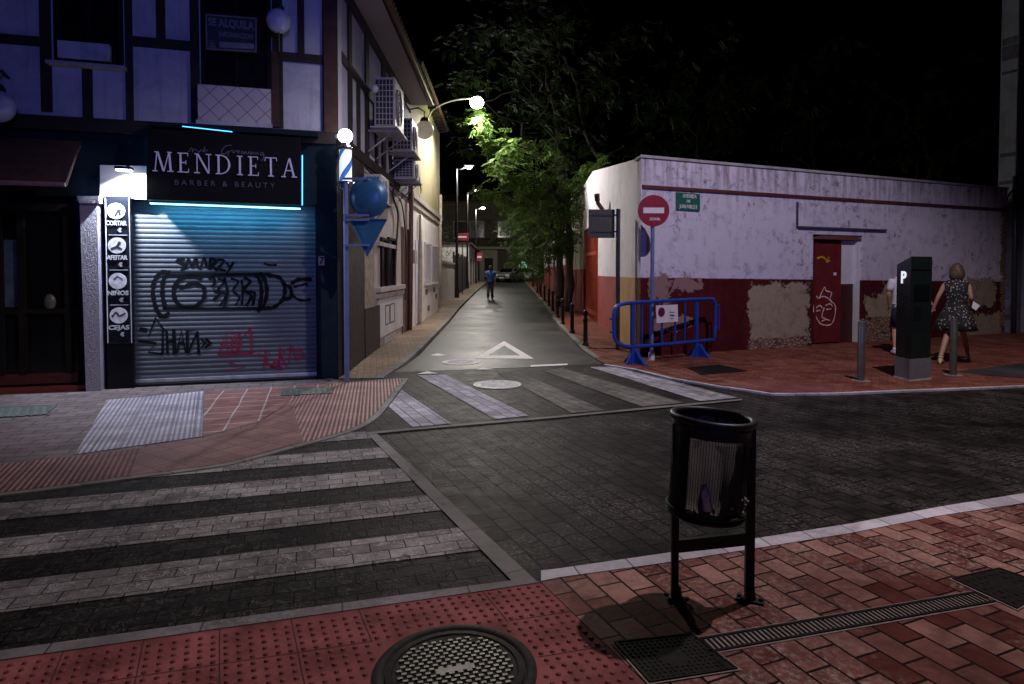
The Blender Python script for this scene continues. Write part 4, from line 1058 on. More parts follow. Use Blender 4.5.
# farther walls on the right side of the street
ww = thing('white_boundary_wall', 'far white wall with a red base past the tree trunk', 'wall', (0, 0, 0))
b = MB()
def xs(y): return 2.62 + .01 * (y - 31)
b.poly([(xs(31.3), 31.3, 1.95), (xs(58), 58, 1.95), (xs(58), 58, 3.6), (xs(31.3), 31.3, 3.6)], (.3, 0, 0)); b.build('wall', m_wside, ww)
b = MB(); b.poly([(xs(31.3), 31.3, 0), (xs(58), 58, .3), (xs(58), 58, 1.95), (xs(31.3), 31.3, 1.95)], (.3, 0, 0)); b.build('base', m_redside, ww)
b = MB()
for y in (34, 40, 47): b.poly([(xs(y) - .03, y, .2), (xs(y) - .03, y + 1.2, .2), (xs(y) - .03, y + 1.2, 2.6), (xs(y) - .03, y, 2.6)], (.04, 0, 0))
b.build('doors', m_timber, ww)

# tall building at the right edge
TB = Plane(WR.W(WR.L(1011, 300)[0], -.02, 0), WR.W(30, -.02, 0))
tb = on_plane('tall_corner_building', 'tall pale building cut by the right edge with peeling corner plaster', 'building', TB)
b = MB(); b.span(.02, 14, 0, .4, -.1, 12); b.build('wall', m_wall if False else plaster('tall_pale_plaster', (.30, .31, .42), (.2, .18, .2), .8), tb)
m_peel = plaster('peeling_brick_plaster', (.13, .13, .20), (.07, .03, .025), 1.0, scale=2.2)
b = MB(); prof = [(-.02, -.1)]
random.seed(3); pl = []
z = -.1
while z < 11.8: pl.append((.05 + random.uniform(-.07, .03) - (.16 if z < 3.5 else 0), z)); z += random.uniform(.12, .3)
b.poly([(x, -.03, z) for x, z in pl] + [(.35, -.03, 11.8), (.35, -.03, -.1)], (0, .4, 0)); b.build('corner_quoin', m_peel, tb)
pipe('dark drainpipe on the tall building at the right edge', TB, [(1015, 176), (1015, 250), (1013.5, 334)], .055, flat('dark_blue_pipe', (.03, .035, .05), .4), d=-.13)
wire('black cable hooked along the top of the pale corner at the right edge', TB, [(1007, 200), (1010, 193), (1018, 186)], .02, -.1)
# ================================================================== THINGS ON THE SHOP FRONT
m_steel = flat('galvanised_steel', (.34, .34, .36), .4, .6, var=.2)
m_bpost = flat('dark_painted_metal', (.016, .016, .018), .5, .0, var=.3)
g_cyan = glow('cyan_neon', (.03, .42, .95), 4.0)
g_cyan2 = glow('pale_cyan_neon', (.25, .75, 1.0), 5.0)
g_white = glow('white_lamp_glass', (.85, .92, 1.0), 9.0)

sign = on_plane('shop_sign', 'black barber and beauty shop sign edged with cyan neon above the shutter', 'shop sign', FR)
PD = -.24
q = [FR.L(x, y, PD) for x, y in ((147.5, 129), (300.5, 137.5), (300.5, 205), (147.5, 199.5))]
b = MB(); b.poly([(x, PD, z) for x, z in q], (0, .235, 0)); b.build('panel', flat('matt_black_panel', (.006, .006, .007), .7, var=.2, spec=.15, bmp=0), sign)
cx = lambda px: FR.L(px, 170, PD)[0]
# hand-built roman capitals
def serif_letter(ch, x0, z0, w, h, st=.16, th=.07):
    """polygons in local (x, z); st thick stroke and th thin stroke as a share of height"""
    S, Tn, sf = st * h, th * h, .055 * h; P = []
    def bar(xa, za, xb, zb, wd): # slanted bar of horizontal width wd
        P.append([(xa, za), (xa + wd, za), (xb + wd, zb), (xb, zb)])
    def ser(xc, z, wd, up): P.append([(xc - wd / 2, z), (xc + wd / 2, z), (xc + wd / 2 - .02 * h, z + (sf if up else -sf)), (xc - wd / 2 + .02 * h, z + (sf if up else -sf))])
    def stem(x, wd): bar(x, 0, x, h, wd); ser(x + wd / 2, 0, wd + .2 * h, True); ser(x + wd / 2, h, wd + .2 * h, False)
    S *= .62; Tn *= .7
    if ch == 'M':
        bar(.02 * w, 0, .14 * w, h, Tn); bar(.86 * w, 0, .78 * w, h, S); bar(.14 * w, h, .46 * w, .02 * h, S); bar(.46 * w + S * .4, .02 * h, .80 * w, h, Tn)
        ser(.05 * w, 0, .24 * h, True); ser(.90 * w, 0, .3 * h, True); ser(.14 * w, h, .2 * h, False); ser(.86 * w, h, .22 * h, False)
    elif ch == 'N':
        bar(.08 * w, 0, .08 * w, h, Tn); bar(.88 * w, 0, .88 * w, h, Tn); bar(.08 * w, h, .82 * w, 0, S)
        ser(.1 * w, 0, .28 * h, True); ser(.08 * w, h, .2 * h, False); ser(.9 * w, h, .28 * h, False)
    elif ch == 'I': stem(w / 2 - S / 2, S)
    elif ch == 'E':
        stem(.12 * w, S); 
        for z, l in ((0, .82), (.48 * h, .62), (h - Tn, .78)): P.append([(.12 * w, z), (l * w + .1 * w, z), (l * w + .1 * w, z + Tn), (.12 * w, z + Tn)])
        P.append([(.84 * w, 0), (.94 * w, 0), (.97 * w, .2 * h), (.92 * w, .2 * h)]); P.append([(.80 * w, h), (.90 * w, h), (.90 * w, .82 * h), (.86 * w, .82 * h)]); P.append([(.66 * w, .40 * h), (.72 * w, .40 * h), (.72 * w, .62 * h), (.66 * w, .62 * h)])
    elif ch == 'T':
        stem(w / 2 - S / 2, S); P.append([(.02 * w, h - Tn), (.98 * w, h - Tn), (.98 * w, h), (.02 * w, h)])
        P.append([(.02 * w, h), (.08 * w, h), (.05 * w, .80 * h), (.0, .80 * h)]); P.append([(.92 * w, h), (.98 * w, h), (1.0 * w, .80 * h), (.95 * w, .80 * h)])
    elif ch == 'D':
        stem(.10 * w, S); n = 16
        for k in range(n):
            a0, a1 = -math.pi / 2 + math.pi * k / n, -math.pi / 2 + math.pi * (k + 1) / n
            def pt(a, o): 
                tk = Tn + (S - Tn) * math.cos(a) ** 2
                rx, rz = .78 * w - (0 if o else tk), h / 2 - (0 if o else (Tn if abs(math.cos(a)) < .5 else Tn))
                return (.16 * w + rx * max(0, math.cos(a)) ** .85, h / 2 + rz * math.sin(a))
            P.append([pt(a0, 1), pt(a1, 1), pt(a1, 0), pt(a0, 0)])
    elif ch == 'A':
        bar(.04 * w, 0, .44 * w, h, Tn); bar(.76 * w, 0, .42 * w, h, S); P.append([(.2 * w, .33 * h), (.74 * w, .33 * h), (.74 * w, .33 * h + Tn), (.2 * w, .33 * h + Tn)])
        ser(.07 * w, 0, .24 * h, True); ser(.84 * w, 0, .28 * h, True)
    return [[(x0 + x, z0 + z) for x, z in p] for p in P]
m_letter = flat('pale_lavender_letters', (.45, .42, .58), .5, emit=(.50, .46, .85), es=.16)
b = MB(); lx0, lx1 = cx(154.5), cx(296.5); lz = FR.L(155, 171.5, PD)[1]; lz_r = FR.L(297, 178, PD)[1]; lh = FR.L(225, 155, PD)[1] - FR.L(225, 174.5, PD)[1]
word = 'MENDIETA'; wds = {'M': 1.25, 'E': .78, 'N': 1.05, 'D': 1.1, 'I': .42, 'T': .92, 'A': 1.05}
tot = sum(wds[c] for c in word) + .42 * (len(word) - 1); unit = (lx1 - lx0) / tot; x = lx0
for i, c in enumerate(word):
    zb = lz + (lz_r - lz) * (x - lx0) / (lx1 - lx0)
    for p in serif_letter(c, x, zb, wds[c] * unit, lh): b.poly([(u, PD - .022 - .0004 * (len(p) % 3) - .0002 * i, v) for u, v in p])
    x += (wds[c] + .42) * unit
b.build('lettering', m_letter, sign, recalc=False)
m_dimtxt = flat('dim_grey_letters', (.11, .105, .13), .6)
zc = FR.L(230, 184.5, PD)[1]
letters('subtitle', [('B A R B E R   &   B E A U T Y', (cx(177) + cx(272)) / 2, PD - .012, zc, .105, 0, 0, 1.0)], m_dimtxt, sign)
# script line drawn with a thin pen
b = MB(); SZ = lambda L: [FR.L(130 + a / 5.12, 120 + c / 5.12, PD) for a, c in L]
for l in ([(300, 165), (315, 145), (325, 160), (318, 165), (330, 150), (345, 160)], [(355, 158), (350, 165), (362, 160), (366, 150)], [(372, 165), (385, 138), (378, 165), (392, 155), (400, 160)],
          [(520, 130), (490, 135), (468, 165), (485, 175), (505, 160), (500, 185), (480, 190)], [(510, 165), (525, 155), (530, 170), (545, 158), (555, 170), (560, 160), (548, 158)], [(570, 175), (575, 160), (585, 175), (590, 162), (600, 176)], [(605, 176), (612, 163), (620, 177), (626, 164), (635, 178)], [(640, 165), (643, 178)], [(648, 178), (654, 166), (660, 180)], [(685, 168), (670, 170), (672, 182), (686, 176), (680, 205), (668, 205)]):
    strokes(b, [curve(SZ(l), 4)], .006, PD - .014)
b.build('script_line', m_dimtxt, sign, recalc=False)
b = MB()
def edge(p0, p1, r, dd=-.06):
    u, v = FR.L(*p0, PD), FR.L(*p1, PD); b.cyl((u[0], dd, u[1]), (v[0], dd, v[1]), r, n=8)
edge((146.2, 133), (146.2, 197), .007); edge((301.8, 153), (301.8, 204), .007); b.build('neon_edge', g_cyan, sign)
b = MB(); edge((148, 202.5), (300, 208), .011, PD + .12); b.build('neon_under_edge', g_cyan2, sign)
b = MB(); edge((182, 126), (232, 131.5), .006, PD + .02); edge((232, 134), (295, 138), .008, PD + .02); b.build('neon_top_edge', g_cyan, sign)
b = MB(); x0_, z0_ = FR.L(150, 123, -.1); x1_, z1_ = FR.L(318, 134, -.1)
b.poly([(x0_, -.22, z0_), (x1_, -.22, z1_), (x1_, -.22, z1_ - .06), (x0_, -.22, z0_ - .06)], (0, .2, 0)); b.build('top_fascia', m_shopwall, sign)
for p0, p1, pw in (((150, 202), (300, 207), 16),):
    u, v = FR.L(*p0, PD), FR.L(*p1, PD); c = FR.W((u[0] + v[0]) / 2, PD + .11, (u[1] + v[1]) / 2 - .03)
    l = lamp('shop_sign_neon_light', 'AREA', c, pw, (.08, .6, 1.0), size=((v[0] - u[0]), .03)); l.rotation_euler = (R(28), 0, FR.rz)

# lit white panel and floodlight beside the sign
lb = on_plane('lit_white_panel', 'white wall panel under the glaring floodlight beside the shop sign', 'panel', FR)
b = MB(); quad_px(b, FR, [(100, 165), (146, 166), (146, 199.5), (100, 196)], -.025, .025, -.025); b.build('panel', flat('bright_white_panel', (.8, .8, .82), .5, var=.05), lb)
fl = on_plane('floodlight', 'small glaring white floodlight left of the shop sign', 'floodlight', FR)
fx, fz = FR.L(124, 172, -.24)
b = MB(); b.span(fx - .10, fx + .10, -.30, -.16, fz + .03, fz + .07, .01); b.build('housing', m_bpost, fl)
b = MB(); b.span(fx - .085, fx + .085, -.285, -.175, fz + .015, fz + .03); b.build('lens', glow('floodlight_lens', (.85, .92, 1.0), 22), fl)
b = MB(); b.cyl((fx, -.19, fz + .07), (fx, -.02, fz + .12), .012, n=8); b.build('bracket', m_bpost, fl)
p = FR.W(fx, -.225, fz - .01); lamp('floodlight_light', 'SPOT', p, 520, (.78, .86, 1.0), .03, FR.W(fx + .25, .02, fz - 1.0), 155, .6)
# price board
pb = on_plane('price_board', 'tall narrow black board with four round white pictures of barber services', 'price board', FR)
b = MB(); quad_px(b, FR, [(104, 196), (130, 196), (134, 395), (108, 395)], -.09, .09, -.09); b.build('backing', m_black, pb)
b = MB(); quad_px(b, FR, [(105, 197), (129.5, 197), (132.5, 344), (107.5, 344)], -.105, .014, -.105); b.build('board', flat('black_gloss_board', (.01, .012, .02), .3, var=.2), pb)
b = MB(); 
for x0_, x1_ in ((105.2, 107.8), (129, 131.6)):
    u, v = FR.L(x0_, 198, -.11), FR.L(x1_, 343, -.11); b.cyl((u[0], -.108, u[1]), (v[0], -.108, v[1]), .006, n=6)
for (x_, y_) in ((118, 235), (118.6, 270), (119.2, 305)):
    u = FR.L(x_, y_, -.11); b.box((u[0], -.108, u[1]), (.22, .006, .008))
b.build('white_lines', flat('white_line', (.6, .6, .66), .5), pb)
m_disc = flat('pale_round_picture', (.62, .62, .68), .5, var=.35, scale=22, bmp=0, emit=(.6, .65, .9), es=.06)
m_ink = flat('dark_print', (.03, .03, .04), .6)
for k, (y_, wd) in enumerate(((211, 'CORTAR'), (245.5, 'AFEITAR'), (281, 'NI\u00d1OS'), (315.5, 'CEJAS'))):
    u = FR.L(116 + k * .9, y_, -.11)
    b = MB(); b.disc((u[0], -.108, u[1]), .108, (0, 1, 0), th=.008); d_ = b.build('round_picture', m_disc, pb)
    b = MB()
    if k == 0: strokes(b, [[(u[0] - .01, u[1] - .07), (u[0] + .03, u[1] + .02), (u[0] + .08, u[1])], [(u[0] + .03, u[1] + .02), (u[0] + .05, u[1] - .06)]], .012, -.1135)
    if k == 1: strokes(b, [[(u[0] - .07, u[1] - .05), (u[0], u[1] - .02), (u[0] + .06, u[1] - .05)], [(u[0], u[1] - .02), (u[0] + .04, u[1] + .05)]], .016, -.1135)
    if k == 2: strokes(b, [[(u[0] - .05, u[1] + .02), (u[0], u[1] + .06), (u[0] + .06, u[1] + .02)]], .008, -.1135)
    if k == 3: strokes(b, [curve([(u[0] - .08, u[1] - .02), (u[0] - .03, u[1] + .04), (u[0] + .01, u[1] - .01), (u[0] + .08, u[1] + .03)], 4)], .012, -.1135)
    b.build('drawing', m_ink, d_, recalc=False)
    letters('caption', [(wd, u[0], -.112, u[1] - .165, .082, 0, .003, -.25), ('\u20ac', u[0] + .04, -.112, u[1] - .26, .07, 0, .003, 1.0)], flat('caption_white', (.55, .58, .62), .5), pb)

# barber pole
bp = on_plane('barber_pole', 'lit barber pole with a glowing white globe at the shop corner', 'barber pole', FR)
ux, _z = FR.L(345.5, 160, -.28); zg = FR.L(345, 136, -.28)[1]; zt, zb_ = FR.L(345, 150, -.28)[1], FR.L(345, 182, -.28)[1]
b = MB(); b.sphere((ux, -.28, zg), .105); b.build('globe', glow('globe_glass', (.92, .92, 1.0), 7), bp, smooth=True)
m_pole, ns, ls, bs = new_mat('striped_lit_cylinder'); co = objco(ns); sx = N(ns, 'ShaderNodeSeparateXYZ')
sh_ = N(ns, 'ShaderNodeVectorMath', operation='SUBTRACT'); sh_.inputs[1].default_value = (ux, -.28, 0); ls.new(co, sh_.inputs[0]); ls.new(sh_.outputs[0], sx.inputs[0])
an = mathn(ns, ls, 'DIVIDE', mathn(ns, ls, 'ARCTAN2', sx.outputs[1], sx.outputs[0]), 2 * math.pi)
tt = mathn(ns, ls, 'FRACT', mathn(ns, ls, 'MULTIPLY', mathn(ns, ls, 'ADD', mathn(ns, ls, 'MULTIPLY', sx.outputs[2], -3.0), an), 1.0) if False else mathn(ns, ls, 'ADD', mathn(ns, ls, 'MULTIPLY', sx.outputs[2], -2.6), mathn(ns, ls, 'MULTIPLY', an, 2.0)))
cc = ramp(ns, ls, tt, [(0., (.85, .92, 1.)), (.42, (.85, .92, 1.)), (.46, (.03, .10, .35)), (.74, (.05, .14, .4)), (.78, (.85, .92, 1.))])
ls.new(cc, bs.inputs['Base Color']); ls.new(cc, bs.inputs['Emission Color']); bs.inputs['Emission Strength'].default_value = 1.1; bs.inputs['Roughness'].default_value = .15
b = MB(); b.cyl((ux, -.28, zb_), (ux, -.28, zt), .088, n=28, cap=False); smooth_angle(b.build('striped_cylinder', m_pole, bp), 60)
m_chrome = flat('chrome', (.55, .52, .52), .2, .9, var=.1)
b = MB(); b.lathe([(.05, zt + .11), (.07, zt + .09), (.06, zt + .07), (.095, zt + .05), (.10, zt), (.04, zt - .01)], (ux, -.28, 0)); b.build('top_cap', m_chrome, bp, smooth=True)
b = MB(); b.lathe([(.06, zb_ + .01), (.115, zb_), (.12, zb_ - .05), (.10, zb_ - .07), (.11, zb_ - .10), (.06, zb_ - .13), (.001, zb_ - .14)], (ux, -.28, 0)); b.build('bottom_cap', m_chrome, bp, smooth=True)
b = MB(); b.box((ux - .03, -.14, zb_ - .03), (.06, .28, .04)); b.box((ux - .03, -.14, zt + .05), (.06, .28, .03)); b.build('bracket', m_bpost, bp)
lamp('barber_pole_light', 'POINT', FR.W(ux + .14, -.36, zg - .0), 5, (.85, .9, 1.0), .1)

# street sign post seen from behind
spx = G(347, 381, .03); sg = thing('sign_post', 'blue grey post with a round and a triangular sign back at the shop corner', 'traffic sign', spx)
m_signback = flat('neon_tinted_sign_back', (.035, .13, .24), .35, .2, var=.15, scale=3, bmp=.05)  # grey sign backs; the neon's blue cast is put into this colour
m_bluepole = flat('blue_grey_pole', (.16, .20, .38), .4, .3, var=.2)
top = at(347, 183, spx.y).z
b = MB(); b.cyl((0, 0, 0), (0, 0, top - .0), .035, n=16); b.build('post', m_bluepole, sg, smooth=False)
c1_ = at(368.5, 197, spx.y - .0) - spx; c2_ = at(368.5, 232, spx.y) - spx
b = MB()
b.lathe([(.001, -.085), (.10, -.08), (.18, -.06), (.235, -.025), (.25, -.004), (.272, -.004), (.276, .004), (.272, .014)], (0, 0, 0), 36)
for v in b.bm.verts: v.co = Vector((v.co.x + c1_.x, v.co.z, v.co.y * 1.08 + c1_.z))
b.build('round_sign', m_signback, sg, smooth=True)
tri = [at(350.5, 219.5, spx.y) - spx, at(387, 219.5, spx.y) - spx, at(367.5, 256, spx.y) - spx]
b = MB(); b.poly([(p.x, -.02, p.z) for p in tri], (0, .025, 0)); ts = b.build('triangular_sign', m_signback, sg)
b = MB()
for i in range(3): b.cyl((tri[i].x, -.025, tri[i].z), (tri[(i + 1) % 3].x, -.025, tri[(i + 1) % 3].z), .010, n=6)
b.build('rim', m_signback, ts)
for zz in (c1_.z + .255, c1_.z - .265, c2_.z + .17, c2_.z - .19):
    b = MB(); b.box((.16, -.045, zz), (.36, .03, .03)); b.build('bracket', m_bluepole, sg)

# globe lamps on the timber house
m_opal = flat('opal_glass', (.50, .55, .75), .15, var=.1, bmp=0)
m_frost, ns, ls, bs = new_mat('frosted_white_glass'); bs.inputs['Base Color'].default_value = (.85, .80, .72, 1); bs.inputs['Roughness'].default_value = .4
tr_ = ns.new('ShaderNodeBsdfTranslucent'); tr_.inputs[0].default_value = (.85, .8, .7, 1); mx_ = ns.new('ShaderNodeMixShader'); mx_.inputs[0].default_value = .55
ls.new(bs.outputs[0], mx_.inputs[1]); ls.new(tr_.outputs[0], mx_.inputs[2]); ls.new(mx_.outputs[0], ns['Material Output'].inputs[0])
def globe_lamp(name, label, P, px, py, r, d=-.35, group='unlit globe lamps', gm=None):
    t = on_plane(name, label, 'wall lamp', P)
    x, z = P.L(px, py, d)
    b = MB(); b.sphere((x, d, z), r); b.build('globe', gm or m_opal, t, smooth=True)
    b = MB(); b.lathe([(r * .3, z + r * 1.35), (r * .45, z + r * 1.15), (r * .5, z + r * .85), (r * .3, z + r * .8)], (x, d, 0)); b.build('cap', m_bpost, t, smooth=True)
    b = MB(); b.tube([(x, d, z + r * 1.3), (x, d, z + r * 2.0), (x, d * .6, z + r * 2.4), (x, -.02, z + r * 2.2)], .018, 8); b.build('arm', m_bpost, t, smooth=True)
    return t
g1 = globe_lamp('globe_lamp', 'unlit round globe lamp hanging in front of the for rent window', FR, 278.5, 21, .165)
b = MB(); x_, z_ = FR.L(278.5, 21, -.35); b.cyl((x_, -.35, z_ - .16), (x_, -.35, z_ - .42), .02, n=8); b.build('finial', m_bpost, g1)
globe_lamp('globe_lamp', 'unlit round globe lamp cut by the left edge of the photo', FR, -3, 106, .2)
globe_lamp('globe_lamp', 'white globe lamp under the bracket of the lit street lamp', SD, 424.5, 130, .24, -.42, gm=m_frost)
sl = on_plane('spotlight', 'tiny white spotlight under the diagonal beam left of the first air conditioner', 'wall lamp', SD)
x_, z_ = SD.L(374.5, 89, -.2); b = MB(); b.sphere((x_, -.2, z_), .07, 1, 1, 1.1); b.build('head', flat('white_plastic', (.6, .6, .65), .4), sl, smooth=True); b = MB(); b.cyl((x_, -.2, z_), (x_, 0, z_ - .05), .02); b.build('arm', m_bpost, sl)
# for rent sign
fr_ = on_plane('for_rent_sign', 'dark for rent sign with pale capitals in the upper window', 'sign', FR)
b = MB(); quad_px(b, FR, [(204.5, 13), (257, 17), (257, 53), (205.5, 50)], -.17, .02, -.17); b.build('board', flat('dark_sign_board', (.03, .03, .04), .6), fr_)
m_rent = flat('grey_print', (.20, .20, .24), .7)
b = MB(); e = [FR.L(*p, -.18) for p in ((206, 14.5), (255.8, 18.3), (255.8, 51.5), (206.8, 48.5))]
for i in range(4): b.cyl((e[i][0], -.175, e[i][1]), (e[(i + 1) % 4][0], -.175, e[(i + 1) % 4][1]), .008, n=6)
b.build('border', m_rent, fr_)
u = lambda px, py: FR.L(px, py, -.18)
letters('lettering', [('SE ALQUILA', u(231, 24)[0], -.178, u(231, 24)[1], .15, 0, .004, -(u(254, 24)[0] - u(208, 24)[0])), ('INFORMACION', u(236, 35)[0], -.178, u(236, 35.5)[1], .10, 0, .002, -(u(254, 24)[0] - u(220, 24)[0])), ('\u260e', u(212, 45)[0], -.178, u(212, 44)[1], .10, 0, 0, 1)], m_rent, fr_)
b = MB(); q4 = [u(219, 41.5), u(254, 43.5), u(254, 49), u(219, 47.5)]; b.poly([(x, -.177, z) for x, z in q4]); b.build('phone_strip', m_rent, fr_, recalc=False)

# ------------------------------------------------------------------ air conditioners
m_ac = flat('off_white_casing', (.40, .38, .38), .5, var=.12, scale=3)
m_grid = flat('dark_grid', (.02, .02, .03), .6)
def make_ac(label, px, py0, py1, ln=1.0, dep=.42, off=.2):
    x, z1 = SD.L(px, py0, -off - dep); z0 = SD.L(px, py1, -off - dep)[1]
    t = thing('air_conditioner', label, 'air conditioner', SD.W(x, 0, z0), SD.rz, 'air conditioners on the side wall')
    h = z1 - z0; y0, y1 = -off - dep, -off
    b = MB(); b.span(0, ln, y0, y1, 0, h, .015); b.build('casing', m_ac, t)
    b = MB(); b.span(-.006, 0, y0 + .03, y1 - .03, .04, h - .04); g = b.build('side_grille', m_grid, t)
    b = MB(); nw = 5; nh = max(6, int(h / .1))
    for i in range(nw + 1): yy = y0 + .03 + (dep - .06) * i / nw; b.span(-.014, -.006, yy - .006, yy + .006, .04, h - .04)
    for i in range(nh + 1): zz = .04 + (h - .08) * i / nh; b.span(-.016, -.0065, y0 + .03, y1 - .03, zz - .006, zz + .006)
    b.build('grid_wires', m_ac, g)
    b = MB(); b.disc((ln * .42, y0 - .004, h / 2), min(h, ln) * .36, (0, 1, 0), 32, .012); fn = b.build('fan_guard', m_grid, t)
    b = MB()
    for rr in (.36, .28, .20, .12): 
        R_ = min(h, ln) * rr; b.tube([(ln * .42 + R_ * math.cos(a * math.pi / 12), y0 - .014, h / 2 + R_ * math.sin(a * math.pi / 12)) for a in range(24)], .006, 5, True)
    b.build('guard_rings', m_ac, fn)
    for xx in (.12, ln - .12):
        b = MB(); b.span(xx - .02, xx + .02, y0 - .03, 0, -.06, -.02); b.cyl((xx, y0 + .05, -.05), (xx, -.01, -.42), .014, n=6); b.build('bracket', m_ac, t)
    b = MB(); b.span(-.1, ln + .1, y0 - .06, y1 + .05, -.02, -.002); b.build('tray', m_ac, t)
    return t
make_ac('biggest and nearest air conditioner on the timber wall, with a dark grid side', 395, 77, 127, 1.0, .38, .16)
make_ac('second air conditioner behind the biggest one on the timber wall', 412, 118, 151, .95, .42, .12)
make_ac('lowest small air conditioner under the second one, above the cable loop', 414, 159, 178.5, .9, .44, .05)
make_ac('small pale blue air conditioner low on the wall behind the round sign', 381, 174, 201, .8, .30, .05)

# ------------------------------------------------------------------ street lamps
arm = thing('street_lamp', 'glaring street lamp on a curved arm reaching from the house wall', 'street lamp', SD.W(SD.L(428, 200)[0], 0, 0), SD.rz)
o_ = arm.location; q = [(428, 118), (433, 110), (445, 103), (458, 99.5), (470, 98.5)]
pts = []
for k, (x_, y_) in enumerate(q):
    w = at(x_, y_, o_.y + (MAIN.y - o_.y) * k / 4); pts.append(w)
inv = (Matrix.Translation(o_) @ Matrix.Rotation(SD.rz, 4, 'Z')).inverted()
wallp = inv @ pts[0]; pts = [inv @ p for p in pts]
b = MB(); b.tube([(wallp.x, 0.02, wallp.z - .2)] + [Vector(p) for p in curve([tuple(p) for p in pts], 5)], .028, 8); b.build('arm', flat('pale_arm', (.45, .45, .38), .5, .3), arm, smooth=True)
hm = inv @ MAIN
b = MB(); b.lathe([(.001, .12), (.08, .10), (.17, .02), (.19, -.04), (.17, -.05)], hm); b.build('head', m_steel, arm, smooth=True)
b = MB(); b.sphere(hm + Vector((0, 0, -.06)), .23, 1, 1, .85); b.build('bulb', glow('lit_bulb', (.97, 1.0, .70), 30), arm, smooth=True)
def make_post(label, px, Y, ytop, lx, ly):
    base = at(px, 300, Y); base.z = zl(Y)
    t = thing('street_lamp', label, 'street lamp', base, 0, 'tall lamp posts along the left kerb')
    H = at(px, ytop, Y).z - base.z; hp = at(lx, ly, Y) - base
    b = MB(); b.cyl((0, 0, 0), (0, 0, H), .085, .05, n=14); b.build('pole', m_bpost, t, smooth=False)
    b = MB(); b.cyl((0, 0, 0), (0, 0, .5), .12, .11, n=14); b.build('base', m_bpost, t)
    b = MB(); b.tube([(0, 0, H - .05), (hp.x * .5, 0, H + .03), (hp.x, 0, hp.z + .08)], .03, 8); b.build('arm', m_bpost, t, smooth=True)
    b = MB(); b.box((hp.x, 0, hp.z + .08), (.5, .22, .07), None, .02); hd = b.build('head', m_bpost, t)
    b = MB(); b.sphere((hp.x, 0, hp.z), .12 + Y * .001, 1, .8, .6); b.build('bulb', glow('far_bulb', (1.0, .98, .92), 28), hd, smooth=True)
    lamp('lamp_post_light', 'POINT', Vector((base.x + hp.x, Y - .1, base.z + hp.z - .25)), 1100, (1.0, .95, .85), .12)
make_post('nearest tall lamp post on the left kerb, with its lamp over the street', 457, 33, 169, 469, 167)
make_post('middle tall lamp post on the left kerb, its lamp partly in the leaves', 467.5, 45, 193, 477, 190.5)
make_post('farthest tall lamp post on the left kerb, behind the walking man', 475.8, 56, 209, 483, 208)

# lamp that lights the corner, just out of the frame on the right
ct = thing('street_lamp', 'tall street lamp on the near pavement outside the right edge', 'street lamp', (5.6, 3.9, .02))
b = MB(); b.cyl((0, 0, 0), (0, 0, 8.5), .08, .05); b.build('pole', m_bpost, ct)
hp = NEAR - Vector((5.6, 3.9, .02)); b = MB(); b.tube([(0, 0, 8.4), (hp.x * .5, hp.y * .5, hp.z + .25), (hp.x, hp.y, hp.z + .2)], .03); b.build('arm', m_bpost, ct, smooth=True)
b = MB(); b.box((hp.x, hp.y, hp.z + .2), (.4, .3, .1), None, .02); b.build('head', m_bpost, ct)

# ------------------------------------------------------------------ traffic signs on the right corner
nb_ = G(651.5, 360, .02)
ne = thing('no_entry_sign', 'round red no entry sign with white bar on a grey pole by the painted wall', 'traffic sign', nb_)
zc = at(653, 209.3, nb_.y).z - .05; xo = at(653, 209, nb_.y).x - nb_.x
b = MB(); b.cyl((0, 0, 0), (xo * .6, 0, zc + .1), .035, n=14); b.build('pole', m_bluepole, ne)
b = MB(); b.cyl((0, 0, 0), (0, 0, .13), .055, n=14); b.build('pole_foot', flat('pale_concrete', (.6, .58, .6), .8), ne)
m_signred = flat('sign_red', (.22, .008, .014), .35, var=.1, bmp=.02); m_signwhite = flat('sign_white', (.62, .62, .64), .35, var=.1, bmp=.02)
b = MB(); b.disc((xo, -.05, zc), .272, (0, 1, 0), 40, .012); pl_ = b.build('plate', m_signred, ne)
b = MB(); b.tube([(xo + .272 * math.cos(a * math.pi / 20), -.05, zc + .272 * math.sin(a * math.pi / 20)) for a in range(40)], .008, 6, True); b.build('rim', m_signred, pl_)
b = MB(); b.span(xo - .185, xo + .185, -.062, -.058, zc - .045, zc + .055); b.build('white_bar', m_signwhite, pl_)
letters('small_print', [('ZONA', xo + .02, -.060, zc - .15, .065, 0, .002, 1)], m_signwhite, pl_)
for zz in (.12, -.12):
    b = MB(); b.box((xo * .8, -.03, zc + zz), (.16, .05, .03)); b.build('clamp', m_steel, ne)

st = on_plane('street_name_sign', 'green street name plate with pale letters high on the painted wall', 'street sign', WR)
r0 = [WR.L(x, y, -.03) for x, y in ((676.5, 192), (700, 194), (700, 211), (676.5, 209.5))]
b = MB(); b.poly([(x, -.03, z) for x, z in r0], (0, .02, 0)); b.build('plate', flat('green_enamel', (.02, .11, .09), .35, var=.3), st)
cx_ = (r0[0][0] + r0[1][0]) / 2; cz_ = (r0[0][1] + r0[2][1]) / 2
letters('lettering', [('AVENIDA', cx_ + .03, -.034, cz_ + .10, .10, 0, .002, -.34), ('DE', cx_, -.034, cz_ + .005, .07, 0, .002, 1), ('JUAN PABLO II', cx_, -.034, cz_ - .10, .10, 0, .002, -.42)], flat('pale_enamel_letters', (.55, .58, .58), .4), st)

